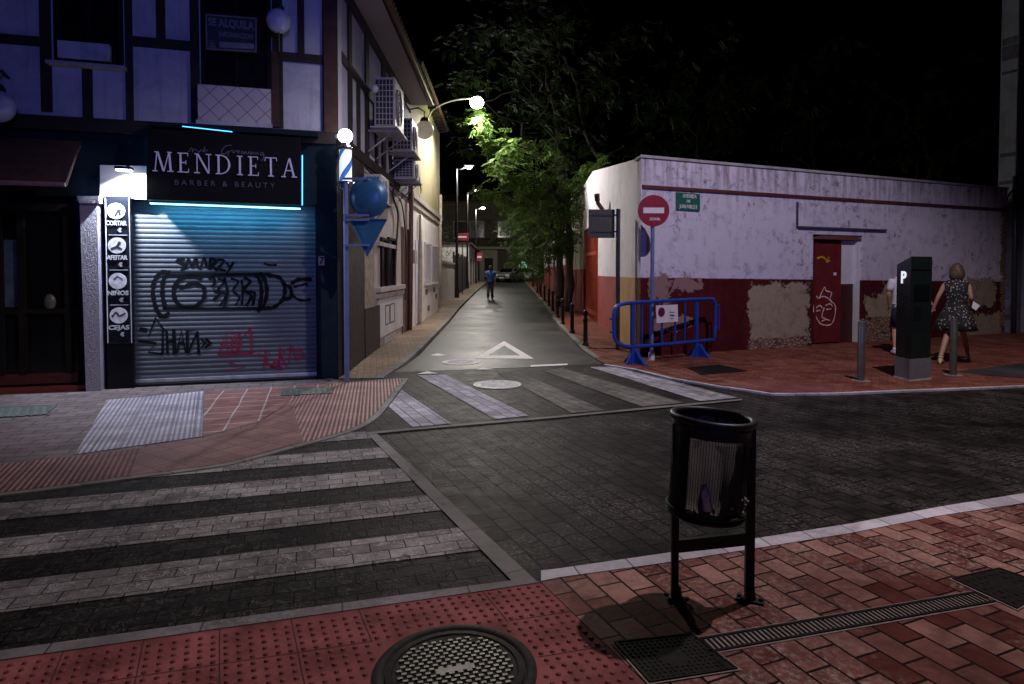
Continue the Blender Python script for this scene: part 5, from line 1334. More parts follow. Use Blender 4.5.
bq = G(617.5, 349.5, .02)
bb = thing('board_on_posts', 'back of a dark square board on a post before the white side wall', 'sign board', bq)
b = MB(); zt_ = at(617, 207.5, bq.y).z - .05; b.cyl((0, 0, 0), (0, 0, zt_), .045, n=12); b.build('post', flat('grey_post', (.14, .14, .13), .5, .4), bb)
x0_ = at(588.5, 220, bq.y).x - bq.x; x1_ = at(614.5, 220, bq.y).x - bq.x; z0_ = at(600, 236.5, bq.y).z - .05
b = MB(); b.span(x0_, x1_, -.03, -.0, z0_, zt_ - .01, .006); b.build('board', flat('dark_board_back', (.035, .035, .035), .6), bb)
for zz in (zt_ - .14, z0_ + .11):
    b = MB(); b.span(x0_ + .05, x1_ + .06, -.05, -.03, zz, zz + .03); b.build('batten', m_bpost, bb)
stb = thing('pipe_stub', 'short rusty pipe sticking out of the white side wall above the dark board', 'pipe', Vector((swx(17), 17, at(605, 205, 17).z)))
b = MB(); b.tube([(.05, 0, -.28), (-.25, -.5, .0), (-.27, -.55, .08)], .055, 8); b.build('pipe', m_redpipe, stb); 
b = MB(); b.cyl((-.27, -.55, .05), (-.29, -.6, .22), .07); b.build('pipe_end', m_bpost, stb)

# ------------------------------------------------------------------ blue barrier
L_, Rr_ = G(635, 363.5, .02), G(700.5, 356.2, .02)
ang = math.atan2(Rr_.y - L_.y, Rr_.x - L_.x)
bar = thing('crowd_barrier', 'blue plastic crowd barrier with a small white notice in front of the painted wall', 'barrier', L_, ang)
BP = Plane(L_, Rr_)
m_barr = flat('blue_plastic', (.012, .05, .30), .38, var=.2, scale=4, bmp=.1)
def bl(px, py): return BP.L(px, py)
fw = [bl(*p) for p in ((614, 315), (616, 308.5), (622, 305.5), (640, 303.5), (708, 300), (713, 302), (715.5, 308), (714.5, 338), (710, 341), (640, 347.5), (622, 346.5), (616, 342), (614, 335))]
def zc_(p): return (p[0], 0, p[1] - .0)
b = MB(); b.tube([zc_(p) for p in curve(fw + [fw[0]], 3)[:-1]], .033, 8, True); b.build('frame', m_barr, bar, smooth=True)
Lx = lambda px: bl(px, 325)[0]
ztp = bl(665, 302.5)[1]; zbt = bl(665, 344.5)[1]
for px in (642, 650, 662, 675, 685): 
    b = MB(); b.span(Lx(px) - .014, Lx(px) + .014, -.012, .012, bl(px, 346)[1], bl(px, 303)[1]); b.build('slat', m_barr, bar)
for px in (632.5, 696.5):
    b = MB(); b.span(Lx(px) - .035, Lx(px) + .035, -.022, .022, .1, bl(px, 303)[1]); b.build('upright', m_barr, bar)
for px in (635, 699):
    b = MB(); x = Lx(px) 
    b.poly([(x - .03, -.26, 0), (x - .03, .26, 0), (x - .03, .20, .05), (x - .03, .04, .22), (x - .03, -.04, .22), (x - .03, -.20, .05)], (.06, 0, 0))
    b.poly([(x - .22, -.02, .0), (x + .22, -.02, .0), (x + .05, -.02, .24), (x - .05, -.02, .24)], (0, .04, 0))
    b.build('foot', m_barr, bar)
b = MB()
for zz in (.52, .95):
    b.tube([(Lx(714), 0, bl(714, 306)[1] - (.95 - zz)), (Lx(719), 0, bl(714, 306)[1] - (.95 - zz))], .012, 6)
b.tube([(Lx(719), 0, bl(719, 305)[1]), (Lx(719), 0, bl(719, 331)[1])], .012, 6)
for zz in (320, 333): b.cyl((Lx(613), 0, bl(613, zz)[1]), (Lx(610.5), 0, bl(613, zz)[1]), .02)
b.build('hook', m_barr, bar)
nt = thing('notice', 'small white no parking notice hung on the blue barrier', 'notice', L_, ang)
q = [bl(*p) for p in ((654, 306.5), (675.5, 305.5), (676, 322.5), (654.5, 324))]
b = MB(); b.poly([(x, -.05, z) for x, z in q], (0, .012, 0)); b.build('sheet', flat('white_notice', (.62, .58, .64), .5, var=.1), nt)
cx1, cz1 = bl(659.2, 313)
b = MB(); b.disc((cx1, -.053, cz1), .085, (0, 1, 0), 24, .004); dsk = b.build('red_ring', m_signred, nt)
b = MB(); b.disc((cx1, -.056, cz1), .058, (0, 1, 0), 24, .004); b.build('blue_disc', flat('sign_blue', (.02, .03, .16), .4), dsk)
b = MB(); b.box((cx1, -.060, cz1), (.13, .004, .02), Matrix.Rotation(R(40), 3, 'Y')); b.build('diagonal', m_signred, dsk)
b = MB(); u0 = bl(669.5, 314); 
for k in range(3): b.box((u0[0] + .01, -.052, u0[1] + .015 - .055 * k), (.13 - .02 * k, .004, .022 if k == 1 else .010), Matrix.Rotation(R(4), 3, 'Y'))
b.build('print', m_ink, nt)

# ------------------------------------------------------------------ parking meter
m_meter = flat('black_meter_casing', (.012, .018, .016), .3, var=.2, scale=2, bmp=.04)
m_mbase = flat('grey_meter_base', (.22, .22, .25), .5, .3, var=.15)
pa, pb_, pc = G(894.5, 377.2, .02), G(909.5, 381.2, .02), G(930.5, 379.2, .02)
pd = pa + pc - pb_
pm = thing('parking_meter', 'tall black parking meter with a white P and a grey base', 'parking meter', pb_)
def pr(p, z): return (p.x - pb_.x, p.y - pb_.y, z)
b = MB(); zb1 = .32
b.poly([pr(p, 0) for p in (pa, pb_, pc, pd)], (0, 0, zb1)); b.build('base', m_mbase, pm)
b = MB(); b.poly([pr(p, -.0) for p in (pa, pb_, pc, pd)], (0, 0, .02))
for v in b.bm.verts: v.co.x = (v.co.x - .1) * 1.06 + .1; v.co.y = (v.co.y - .1) * 1.06 + .1
b.build('foot_plate', flat('pale_plate', (.5, .5, .52), .5), pm)
zA, zB = at(898, 262.5, pa.y).z - .05, at(914.5, 254, pb_.y).z - .05
bm_ = MB(); lo = [bm_.bm.verts.new(pr(p, zb1)) for p in (pa, pb_, pc, pd)]
sc_ = .0
def top(p, z): return pr(p, z)
hi = [bm_.bm.verts.new(top(p, z)) for p, z in ((pa, zA), (pb_, zB), (pc, zB), (pd, zA))]
bm_.bm.faces.new(lo); bm_.bm.faces.new(hi)
for i in range(4): bm_.bm.faces.new((lo[i], lo[(i + 1) % 4], hi[(i + 1) % 4], hi[i]))
bmesh.ops.bevel(bm_.bm, geom=list(bm_.bm.edges), offset=.012, segments=2, affect='EDGES')
bm_.build('casing', m_meter, pm)
LP = Plane(pa, pb_); xx, zz = LP.L(903.5, 278, -.004)
me_o = letters('letter_p', [('P', xx, -.006, zz, .24, 0, .008, 1.0)], glow('white_p', (.75, .85, 1.0), 1.1), pm)
me_o.matrix_parent_inverse = Matrix.Translation(-pb_) @ Matrix.Translation(LP.o) @ Matrix.Rotation(LP.rz, 4, 'Z')
RP = Plane(pb_, pc); L1 = (pc - pb_).length
b = MB(); b.span(.02, L1 - .02, -.006, 0, zB - .18, zB - .165); o = b.build('seam', m_black, pm); o.matrix_parent_inverse = Matrix.Translation(-pb_) @ Matrix.Translation(RP.o) @ Matrix.Rotation(RP.rz, 4, 'Z')
b = MB(); b.span(.05, .2, -.006, 0, .9, 1.1); o = b.build('keypad', m_black, pm); o.matrix_parent_inverse = Matrix.Translation(-pb_) @ Matrix.Translation(RP.o) @ Matrix.Rotation(RP.rz, 4, 'Z')
b = MB(); b.span(.05, L1 - .06, -.006, 0, 1.18, 1.42); o = b.build('screen', flat('meter_glass', (.006, .008, .008), .1, bmp=0), pm)
o.matrix_parent_inverse = Matrix.Translation(-pb_) @ Matrix.Translation(RP.o) @ Matrix.Rotation(RP.rz, 4, 'Z')

# ------------------------------------------------------------------ bollards
m_boll = flat('grey_steel_bollard', (.16, .16, .15), .35, .6, var=.2)
def steel_bollard(label, px, py, top):
    g = G(px, py, .02); h = at(px, top, g.y).z - .05
    t = thing('bollard', label, 'bollard', g, 0, 'plain steel bollards on the far pavement')
    b = MB(); b.lathe([(.05, 0), (.05, h - .02), (.045, h - .004), (.001, h)], n=20); smooth_angle(b.build('post', m_boll, t), 30)
    b = MB(); b.disc((0, 0, .006), .13, (0, 0, 1), 20, .01); b.build('mortar_collar', m_mortar, t)
steel_bollard('steel bollard standing alone left of the parking meter', 860.8, 381, 319)
steel_bollard('steel bollard in front of the woman in the spotted dress', 953, 375.5, 317)
m_bb = flat('black_iron_bollard', (.015, .015, .016), .45, .4)
def iron_bollard_build():
    t = thing('bollard', 'black iron bollard', 'bollard', (0, 0, 0), 0, 'black bollards along the right kerb')
    b = MB(); b.lathe([(.068, 0), (.068, .06), (.05, .08), (.044, .50), (.056, .52), (.056, .55), (.04, .57), (.038, .63), (.058, .65), (.060, .69), (.048, .73), (.024, .755), (.001, .76)], n=16); smooth_angle(b.build('post', m_bb, t), 40)
    b = MB(); b.lathe([(.076, .0), (.076, .03), (.066, .04)], n=16); b.build('collar', m_bb, t); return t
names = ['nearest black bollard, left of the blue barrier', 'second black bollard from the barrier, before the red gate', 'third black bollard from the barrier', 'fourth black bollard from the barrier along the kerb',
         'fifth black bollard from the barrier along the kerb', 'sixth black bollard from the barrier along the kerb', 'seventh black bollard from the barrier, small and far', 'eighth black bollard from the barrier, small and far', 'farthest black bollard before the boundary wall']
proto = iron_bollard_build()
for i, (px, Y) in enumerate(((581.3, 13.5), (569.3, 16.0), (559.3, 18.8), (553.5, 21.3), (547.5, 24.2), (543.5, 27.0), (540, 30.5), (536.5, 34.5), (533.5, 39))):
    t = proto if i == 0 else dup(proto)
    x = (px - 512) / 640 * Y; t.location = (max(x, rk(Y) + .14), Y, zr(Y)); t['label'] = names[i]
# ================================================================== TREES
def leaf_mat(name, c, c2, trans=.35):
    m, ns, ls, b = new_mat(name)
    oi = ns.new('ShaderNodeNewGeometry'); 
    cc = mixc(ns, ls, oi.outputs['Random Per Island'], c, c2)
    ls.new(cc, b.inputs['Base Color']); b.inputs['Roughness'].default_value = .6; b.inputs['Specular IOR Level'].default_value = .12
    tr = ns.new('ShaderNodeBsdfTranslucent'); ls.new(cc, tr.inputs[0]); mx = ns.new('ShaderNodeMixShader'); mx.inputs[0].default_value = trans
    ls.new(b.outputs[0], mx.inputs[1]); ls.new(tr.outputs[0], mx.inputs[2]); ls.new(mx.outputs[0], ns['Material Output'].inputs[0]); return m
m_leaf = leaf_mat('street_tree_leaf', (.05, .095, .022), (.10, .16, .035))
m_leafd = leaf_mat('shaded_leaf', (.014, .030, .008), (.032, .055, .014))  # shaded copy of the leaf colour, lowered to keep this foliage dim
m_barkd = flat('shaded_bark', (.03, .024, .018), .9, var=.4, scale=10, bmp=.8, spec=.1)  # shaded copy of the bark colour for the dim background trees
m_bark = flat('bark', (.065, .052, .038), .9, var=.4, scale=10, bmp=.8)
def leaves_mesh(name, centres, rnd, mat, parent, size=.15, per=26, spread=.45, droop=.5, pinn=5):
    """compound leaves: each is a drooping stalk with paired pointed leaflets"""
    V_, F_ = [], []
    for c, r in centres:
        for k in range(per):
            d = Vector((rnd.gauss(0, 1), rnd.gauss(0, 1), rnd.gauss(0, .75))); d.normalize()
            p = c + d * r * rnd.random() ** .45
            ax = Vector((rnd.gauss(0, 1), rnd.gauss(0, 1), rnd.uniform(-1.2, .2) - droop * .3)).normalized()
            sd = ax.cross(Vector((rnd.gauss(0, .35), rnd.gauss(0, .35), 1))).normalized(); up = sd.cross(ax)
            s = size * rnd.uniform(.7, 1.3)
            for i in range(pinn):
                t = i / (pinn - 1) if pinn > 1 else .5
                base = p + ax * s * (2.2 * t)
                for sg_ in ((-1, 1) if pinn > 1 else (1,)):
                    dr_ = (sd * sg_ + ax * (.45 + .5 * t) - up * rnd.uniform(.0, .4)).normalized(); ln = s * (1 - .35 * abs(t - .4)); w = (ax * .28 * ln + up * rnd.uniform(-.06, .06) * ln)
                    n = len(V_); V_.extend((base, base + dr_ * ln * .45 + w, base + dr_ * ln, base + dr_ * ln * .45 - w)); F_.append((n, n + 1, n + 2, n + 3))
    me = bpy.data.meshes.new(name); me.from_pydata([tuple(v) for v in V_], [], F_); me.materials.append(mat)
    o = bpy.data.objects.new(name, me); col.objects.link(o); o.parent = parent; return o
def limb(mb, a, b_, r0, r1, rnd, wob=.12, n=7):
    a, b_ = Vector(a), Vector(b_); L = (b_ - a).length; pts = []
    for i in range(n + 1):
        t = i / n; o = Vector((rnd.gauss(0, 1), rnd.gauss(0, 1), rnd.gauss(0, .5))) * wob * L * .25 * math.sin(math.pi * t)
        pts.append(a.lerp(b_, t) + o)
    mb.tube(pts, [r0 + (r1 - r0) * i / n for i in range(n + 1)], 8); return pts
def tree(label, base, trunk, limbs, clumps, leafm, seed, name='street_tree', size=.15, per=26, pinn=5, group=None, r0=.16, extra=0):
    """trunk: list of local points; limbs: list of (start index, end point); clumps: list of (centre, radius)"""
    rnd = random.Random(seed); t = thing(name, label, 'tree', base, 0, group)
    b = MB(); pts = []
    for i in range(len(trunk) - 1): pts += limb(b, trunk[i], trunk[i + 1], r0 * (1 - .18 * i), r0 * (1 - .18 * (i + 1)), rnd, .08, 5)
    for si, e in limbs:
        p = limb(b, trunk[si], e, r0 * .42, r0 * .12, rnd, .25, 8)
        for k in (3, 5, 7):
            q = p[k] + Vector((rnd.gauss(0, .6), rnd.gauss(0, .6), rnd.uniform(-.1, .8))); limb(b, p[k], q, r0 * .14, r0 * .04, rnd, .3, 4)
    b.build('trunk', m_barkd if name == 'dark_tree' else m_bark, t, smooth=True)
    leaves_mesh('crown', clumps, rnd, leafm, t, size, per, pinn=pinn)
    return t
def scatter(rnd, c, rad, n, rr):
    out = []
    for i in range(n):
        d = Vector((rnd.gauss(0, 1), rnd.gauss(0, 1), rnd.gauss(0, 1))).normalized() * rnd.random() ** .4
        out.append((Vector(c) + Vector((d.x * rad[0], d.y * rad[1], d.z * rad[2])), rr * rnd.uniform(.6, 1.25)))
    return out
rnd = random.Random(11)
def pxc(base, lst):
    """clumps given as (px, py, Y, radius)"""
    return [(at(px, py, Y) - Vector(base), r) for px, py, Y, r in lst]
# A: the tree reaching out to the lit lamp
bA = Vector((2.15, 24.0, .1))
cl = []
for (px, py, Y, r, n, sp) in ((492, 140, 22.2, .40, 5, .35), (503, 165, 22, .42, 7, .45), (520, 150, 22.8, .40, 5, .4), (535, 170, 23, .5, 8, .6), (552, 195, 23.5, .55, 10, .7), (575, 175, 24, .5, 7, .6),
                       (520, 205, 23.5, .42, 6, .5), (500, 196, 23.8, .32, 5, .35), (484, 193, 24.5, .28, 4, .3), (548, 225, 23.5, .5, 7, .55), (566, 215, 24, .5, 7, .5), (575, 190, 23, .4, 5, .4), (590, 165, 23, .35, 4, .4), (478, 118, 21.8, .22, 3, .15), (486, 128, 22, .3, 3, .2), (507, 150, 22.2, .4, 6, .4), (515, 180, 22.6, .4, 7, .45), (545, 150, 23, .4, 6, .5), (535, 195, 23, .45, 8, .5), (560, 240, 24, .4, 6, .5), (545, 250, 24.5, .4, 6, .45), (570, 235, 24, .4, 6, .4), (583, 180, 22.5, .35, 6, .4), (580, 205, 22.8, .35, 6, .4)):
    c = at(px, py, Y) - bA
    for k in range(n):
        cl.append((c + Vector((rnd.uniform(-sp, sp), rnd.uniform(-sp, sp) * 1.3, rnd.uniform(-sp, sp) * .7)), r * rnd.uniform(.6, 1.1)))
tree('bright green street tree reaching over the street towards the glaring lamp', bA, [Vector((0, 0, 0)), Vector((.05, 0, 2.4)), Vector((-.1, .1, 4.0)), Vector((-.2, -.1, 5.2))],
     [(2, at(500, 160, 22.2) - bA), (2, at(540, 170, 23) - bA), (3, at(575, 170, 24) - bA), (3, at(520, 145, 23) - bA), (1, at(525, 205, 23.5) - bA), (2, at(575, 200, 25) - bA)], cl, m_leaf, 5, size=.17, per=7, group='street trees along the right pavement')
# leaf spray hanging right around the lamp head
bL = Vector((1.95, 26.5, .1)); cl = []
for (px, py, Y, r, n, sp) in ((478, 112, 21.9, .16, 3, .12), (470, 85, 23, .5, 9, .7), (500, 60, 24, .8, 14, 1.3), (530, 90, 25, .8, 14, 1.3), (480, 40, 25, .7, 12, 1.2), (545, 40, 26, .9, 12, 1.4), (565, 110, 26, .7, 9, 1.0), (455, 118, 24.5, .4, 7, .6), (520, 120, 25, .6, 9, .8), (465, 145, 25.5, .35, 5, .5), (510, 15, 26, .8, 10, 1.4), (590, 90, 27, .8, 10, 1.2)):
    c = at(px, py, Y) - bL
    for k in range(n): cl.append((c + Vector((rnd.uniform(-sp, sp), rnd.uniform(-sp, sp), rnd.uniform(-sp, sp) * .7)), r * rnd.uniform(.5, 1.0)))
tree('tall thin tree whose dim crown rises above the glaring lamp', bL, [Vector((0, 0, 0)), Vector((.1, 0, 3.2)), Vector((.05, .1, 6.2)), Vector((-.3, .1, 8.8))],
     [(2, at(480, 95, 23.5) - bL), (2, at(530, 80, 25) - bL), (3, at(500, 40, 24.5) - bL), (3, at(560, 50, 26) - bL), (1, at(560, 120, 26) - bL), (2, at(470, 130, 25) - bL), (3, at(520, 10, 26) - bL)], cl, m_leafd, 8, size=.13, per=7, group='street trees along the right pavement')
# B, C, D: smaller trees further on
for i, (px, Y, seeds, lab, cols) in enumerate((
    (558, 31, 21, 'leafy street tree over the black bollards, behind the nearest one', [(540, 235, .7, 14), (525, 220, .6, 9), (520, 255, .55, 9), (548, 262, .5, 7), (560, 245, .6, 8)]),
    (540, 40, 22, 'smaller street tree hanging low over the bollards towards the parked car', [(522, 240, .9, 12), (515, 225, .6, 8), (528, 262, .7, 10), (536, 274, .5, 5)]),
    (533, 50, 23, 'farthest street tree with leaves in front of the far building', [(515, 215, .9, 10), (500, 200, .6, 7), (508, 235, .8, 7), (525, 255, .9, 8)]))):
    base = at(px, 290, Y); base.z = zr(Y); cl = []
    for (x, y, r, n) in cols:
        c = at(x, y, Y) - base
        for k in range(n): cl.append((c + Vector((rnd.uniform(-r, r), rnd.uniform(-r, r) * 1.4, rnd.uniform(-r, r) * .8)), r * rnd.uniform(.5, .9)))
    tree(lab, base, [Vector((0, 0, 0)), Vector((0, 0, 2.2)), Vector((-.2, 0, 3.6))], [(1, cl[0][0]), (2, cl[len(cl) // 2][0]), (2, cl[-1][0])], cl, m_leaf, seeds, size=.15, per=9, group='street trees along the right pavement', r0=.10)
# big dark trees behind the painted wall
bT = Vector((4.2, 31.0, .2))
tp = lambda px, py, Y=31: at(px, py, Y) - bT
cl = []
for (px, py, r, n, sp) in ((560, 60, 1.0, 10, 2.2), (600, 30, 1.0, 10, 2.4), (640, 60, 1.0, 9, 2.4), (620, 110, .8, 8, 1.8), (540, 110, .7, 7, 1.4), (560, 150, .6, 8, 1.0), (665, 110, .7, 8, 1.6), (530, 20, .9, 8, 2.2), (650, 145, .6, 6, 1.0), (590, 145, .5, 5, .8)):
    for k in range(n): cl.append((tp(px, py, 31 + rnd.uniform(-3, 3)) + Vector((rnd.uniform(-sp, sp), 0, rnd.uniform(-sp, sp) * .7)), r * rnd.uniform(.5, 1)))
tree('big bare-limbed dark tree standing behind the painted wall building', bT, [Vector((0, 0, 0)), tp(604, 165), tp(585, 130), tp(578, 85), tp(560, 45)],
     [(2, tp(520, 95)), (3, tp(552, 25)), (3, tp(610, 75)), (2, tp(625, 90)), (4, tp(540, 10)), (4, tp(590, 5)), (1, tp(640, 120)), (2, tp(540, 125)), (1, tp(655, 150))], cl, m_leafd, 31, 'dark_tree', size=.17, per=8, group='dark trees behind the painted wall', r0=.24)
for i, (px, Y, lab, cols) in enumerate(((700, 27, 'dark tree behind the painted wall, above the street name plate', [(700, 130, .7, 10), (720, 110, .8, 10), (690, 90, .8, 8), (735, 140, .6, 6), (710, 60, .9, 8), (745, 90, .8, 7)]),
                                    (815, 29, 'dim tree behind the painted wall, above the red door', [(800, 130, .8, 8), (840, 110, .9, 8), (820, 70, 1., 8), (870, 140, .7, 6), (780, 95, .8, 6), (850, 150, .6, 5)]),
                                    (930, 30, 'dim tree behind the painted wall, left of the tall corner building', [(900, 140, .8, 8), (930, 110, 1., 8), (960, 80, 1., 7), (985, 140, .8, 6), (890, 90, .9, 6), (945, 155, .6, 5)]))):
    base = at(px, 290, Y); base.z = .2; cl = []
    for (x, y, r, n) in cols:
        c = at(x, y, Y) - base
        for k in range(n): cl.append((c + Vector((rnd.uniform(-1, 1) * r * 1.5, rnd.uniform(-1, 1) * r * 1.5, rnd.uniform(-1, 1) * r)), r * rnd.uniform(.5, .9)))
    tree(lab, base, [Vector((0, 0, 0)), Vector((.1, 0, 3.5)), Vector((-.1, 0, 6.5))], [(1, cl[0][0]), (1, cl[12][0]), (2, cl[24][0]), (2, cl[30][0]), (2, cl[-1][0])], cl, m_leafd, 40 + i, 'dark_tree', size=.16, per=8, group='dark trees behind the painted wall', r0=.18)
# hedge on the garden wall, vegetation beyond the fence
hd = thing('garden_hedge', 'rounded green hedge growing over the low wall past the yellow house', 'hedge', SD.W(SL + ly + 1.2, .4, 0), SD.rz)
cl = [(Vector((rnd.uniform(0, 6.5), rnd.uniform(-.35, .5), 2.2 + rnd.uniform(0, 1.5))), .5) for _ in range(34)]
leaves_mesh('foliage', cl, rnd, m_leafd, hd, .09, 26, pinn=1)
b = MB()
for x in (1, 3, 5): b.tube([(x, .5, 0), (x + .1, .4, 1.5), (x, .2, 3.2)], .04)
b.build('stems', m_bark, hd)

# red round signs far along the left kerb
def far_sign(label, px, py, Y, w, h):
    base = at(px, 290, Y); base.z = zl(Y); c = at(px, py, Y) - base; t = thing('sign', label, 'sign', base)
    b = MB(); b.cyl((0, 0, 0), (0, 0, c.z + h / 2), .03); b.build('pole', m_bpost, t)
    b = MB(); b.box((0, -.04, c.z), (w, .03, h), None, .01); p_ = b.build('plate', m_signred, t)
    b = MB(); b.box((0, -.06, c.z), (w * .7, .01, h * .22)); b.build('white_bar', m_signwhite, p_)
far_sign('small red sign with a white band between the first and second lamp posts', 462.5, 237, 37, .75, .42)
far_sign('small red square sign beside the farthest lamp post', 479.5, 257, 58, .55, .75)
gz = thing('green_shop_cross', 'small pale green lit sign behind the parked car', 'sign', at(523, 266, 69))
b = MB(); b.box((0, 0, 0), (.9, .12, .9)); b.build('lit_panel', glow('pale_green_light', (.4, 1.0, .75), 1.2), gz)
b = MB(); b.box((0, .1, -.9), (.1, .1, 1.4)); b.build('pole', m_bpost, gz)

# ================================================================== CARS
def car(label, base, rz, paint, group='cars parked at the far end'):
    t = thing('parked_car', label, 'car', base, rz, group)
    prof = [(-2.05, .35), (-2.1, .62), (-2.0, .80), (-1.2, .95), (-.55, 1.40), (.9, 1.46), (1.65, 1.05), (2.02, .98), (2.1, .60), (2.05, .32)]
    b = MB(); b.poly([(x, -.82, z) for x, z in prof], (0, 1.64, 0)); 
    for v in b.bm.verts:
        if v.co.z > 1.0: v.co.y *= .80
    bmesh.ops.bevel(b.bm, geom=list(b.bm.edges), offset=.06, segments=2, affect='EDGES'); body = smooth_angle(b.build('body', paint, t), 35)
    b = MB(); b.poly([(-1.13, -.70, .97), (-.55, -.62, 1.36), (-.55, .62, 1.36), (-1.13, .70, .97)]); 
    for v in b.bm.verts: v.co.x -= .045; v.co.z += .02
    b.build('windscreen', m_glassd, t, recalc=False)
    for sd_ in (-1, 1):
        b = MB(); b.poly([(-1.0, sd_ * .80, 1.0), (-.5, sd_ * .70, 1.35), (.85, sd_ * .70, 1.38), (1.35, sd_ * .80, 1.02)], (0, sd_ * .02, 0)); b.build('side_window', m_glassd, t)
        b = MB(); b.box((-2.06, sd_ * .6, .70), (.10, .34, .15), None, .03); b.build('headlight', flat('headlamp_glass', (.75, .75, .7), .1), t)
        b = MB(); b.box((-.95, sd_ * .92, 1.02), (.1, .16, .12), None, .03); b.build('wing_mirror', paint, t)
        for x in (-1.3, 1.3):
            b = MB(); b.cyl((x, sd_ * .66, .32), (x, sd_ * .84, .32), .32, n=24); w = b.build('wheel', m_bb, t)
            b = MB(); b.cyl((x, sd_ * .83, .32), (x, sd_ * .855, .32), .19, n=16); b.build('rim', m_steel, w)
    b = MB(); b.span(-2.14, -2.09, -.38, .38, .48, .64); b.build('grille', m_bpost, t)
    b = MB(); b.span(-2.16, -2.13, -.26, .26, .40, .50); b.build('number_plate', m_signwhite, t)
    return t
m_silver = flat('silver_car_paint', (.45, .46, .48), .25, .6, var=.05, scale=2, bmp=0); m_carwhite = flat('white_car_paint', (.68, .68, .68), .25, var=.05, scale=2, bmp=0)
m_cardark = flat('dark_car_paint', (.06, .06, .07), .25, .3, var=.05, scale=2, bmp=0)
car('silver car parked facing the street at its far end', (-.25, 65.0, zl(65) - .12), R(68), m_silver)
car('white car parked behind the silver one at the far end', (.95, 68.2, .62), R(20), m_carwhite)

# ================================================================== LITTER BIN
lf, rf = G(675.5, 600, NZ), G(751, 601, NZ)
bc = (lf + rf) / 2; ang = math.atan2(rf.y - lf.y, rf.x - lf.x)
bn = thing('litter_bin', 'black mesh litter bin with a dark bag inside on a two-legged frame', 'litter bin', bc, ang)
m_binb = flat('black_bin_paint', (.007, .007, .007), .45, .0, var=.3, scale=10, spec=.3)
hw = (rf - lf).length / 2
TZ = .885; BZ = .42; tilt = Matrix.Rotation(R(4.2), 4, 'Y')
def tl(p): v = Vector(p) - Vector((.012, 0, .86)); return (tilt @ v) + Vector((0, 0, .86))
RR = .180
def ring(z, r, th, n=40): return [tl((r * math.cos(a * 2 * math.pi / n), r * math.sin(a * 2 * math.pi / n), z)) for a in range(n)], th
b = MB(); p, th = ring(TZ, RR + .006, .016); b.tube(p, th, 10, True)
b.bm.verts.ensure_lookup_table(); b.build('rim', m_binb, bn, smooth=True)
b = MB()
for z in (TZ - .02, TZ - .03): p, th = ring(z, RR, .006); b.tube(p, th, 6, True)
n = 48
for z, r in ((TZ - .05, RR), (BZ + .05, RR - .006)):
    pass
# bands at the top and bottom and the perforated drum
def band(b, z0, z1, r0, r1, n=48, th=.003):
    o0 = [tl((r0 * math.cos(a * 2 * math.pi / n), r0 * math.sin(a * 2 * math.pi / n), z0)) for a in range(n)]; o1 = [tl((r1 * math.cos(a * 2 * math.pi / n), r1 * math.sin(a * 2 * math.pi / n), z1)) for a in range(n)]
    A = [b.bm.verts.new(v) for v in o0]; B = [b.bm.verts.new(v) for v in o1]
    for k in range(n): b.bm.faces.new((A[k], A[(k + 1) % n], B[(k + 1) % n], B[k]))
band(b, TZ - .075, TZ, RR, RR); b.build('top_band', m_binb, bn)
b = MB(); band(b, BZ, BZ + .035, RR - .012, RR - .010); p, th = ring(BZ + .01, RR - .008, .010); b.tube(p, th, 8, True); p, th = ring(BZ + .035, RR + .0, .008); b.tube(p, th, 8, True)
A = [b.bm.verts.new(tl(((RR - .012) * math.cos(a * math.pi / 24), (RR - .012) * math.sin(a * math.pi / 24), BZ))) for a in range(48)]; b.bm.faces.new(A); b.build('bottom_pan', m_binb, bn)
b = MB(); nn = 90
for k in range(nn):
    a = 2 * math.pi * k / nn; c_, s_ = math.cos(a), math.sin(a); w = .0022
    b.cyl(tl(((RR - .012) * c_, (RR - .012) * s_, BZ + .02)), tl((RR * c_, RR * s_, TZ - .06)), .0012, n=4, cap=False)
for k in range(40):
    z = BZ + .05 + (TZ - .08 - BZ - .05) * k / 39; p, th = ring(z, RR - .006, .0011, 36); b.tube(p, th, 4, True)
b.build('mesh_drum', m_binb, bn)
# solid dark side plates of the drum, left and right of the open window
for a0, a1 in ((R(150), R(222)), (R(-40), R(30))):
    b = MB(); m_ = 14; o0, o1 = [], []
    for k in range(m_ + 1):
        a = a0 + (a1 - a0) * k / m_; o0.append(b.bm.verts.new(tl(((RR - .016) * math.cos(a), (RR - .016) * math.sin(a), BZ + .01)))); o1.append(b.bm.verts.new(tl(((RR - .004) * math.cos(a), (RR - .004) * math.sin(a), TZ - .05))))
    for k in range(m_): b.bm.faces.new((o0[k], o0[k + 1], o1[k + 1], o1[k]))
    b.build('drum_shell', m_binb, bn)
# frame
b = MB(); b.span(-hw - .022, -hw + .012, -.015, .015, 0, .86, .004); b.build('leg', m_binb, bn)
b = MB(); b.span(hw - .03, hw + .012, -.015, .015, 0, .84, .004); b.build('leg', m_binb, bn)
for s_ in (-1, 1):
    b = MB(); x = s_ * (hw - .005); b.box((x, 0, .007), (.13 if s_ > 0 else .07, .05, .012), Matrix.Rotation(R(-25), 3, 'Z'), .004); b.cyl((x, 0, 0), (x, 0, .07), .03, .02, n=10)
    ft = b.build('foot', m_binb, bn); b = MB()
    for q in (-.045, .045): b.cyl((x + q, -q * .45, .01), (x + q, -q * .45, .024), .010, n=8)
    b.build('bolts', m_binb, ft)
b = MB(); b.poly([(-hw + .01, -.012, .235), (hw - .02, -.012, .275), (hw - .02, -.012, .335), (-hw + .01, -.012, .295)], (0, .024, 0)); b.build('cross_bar', m_binb, bn)
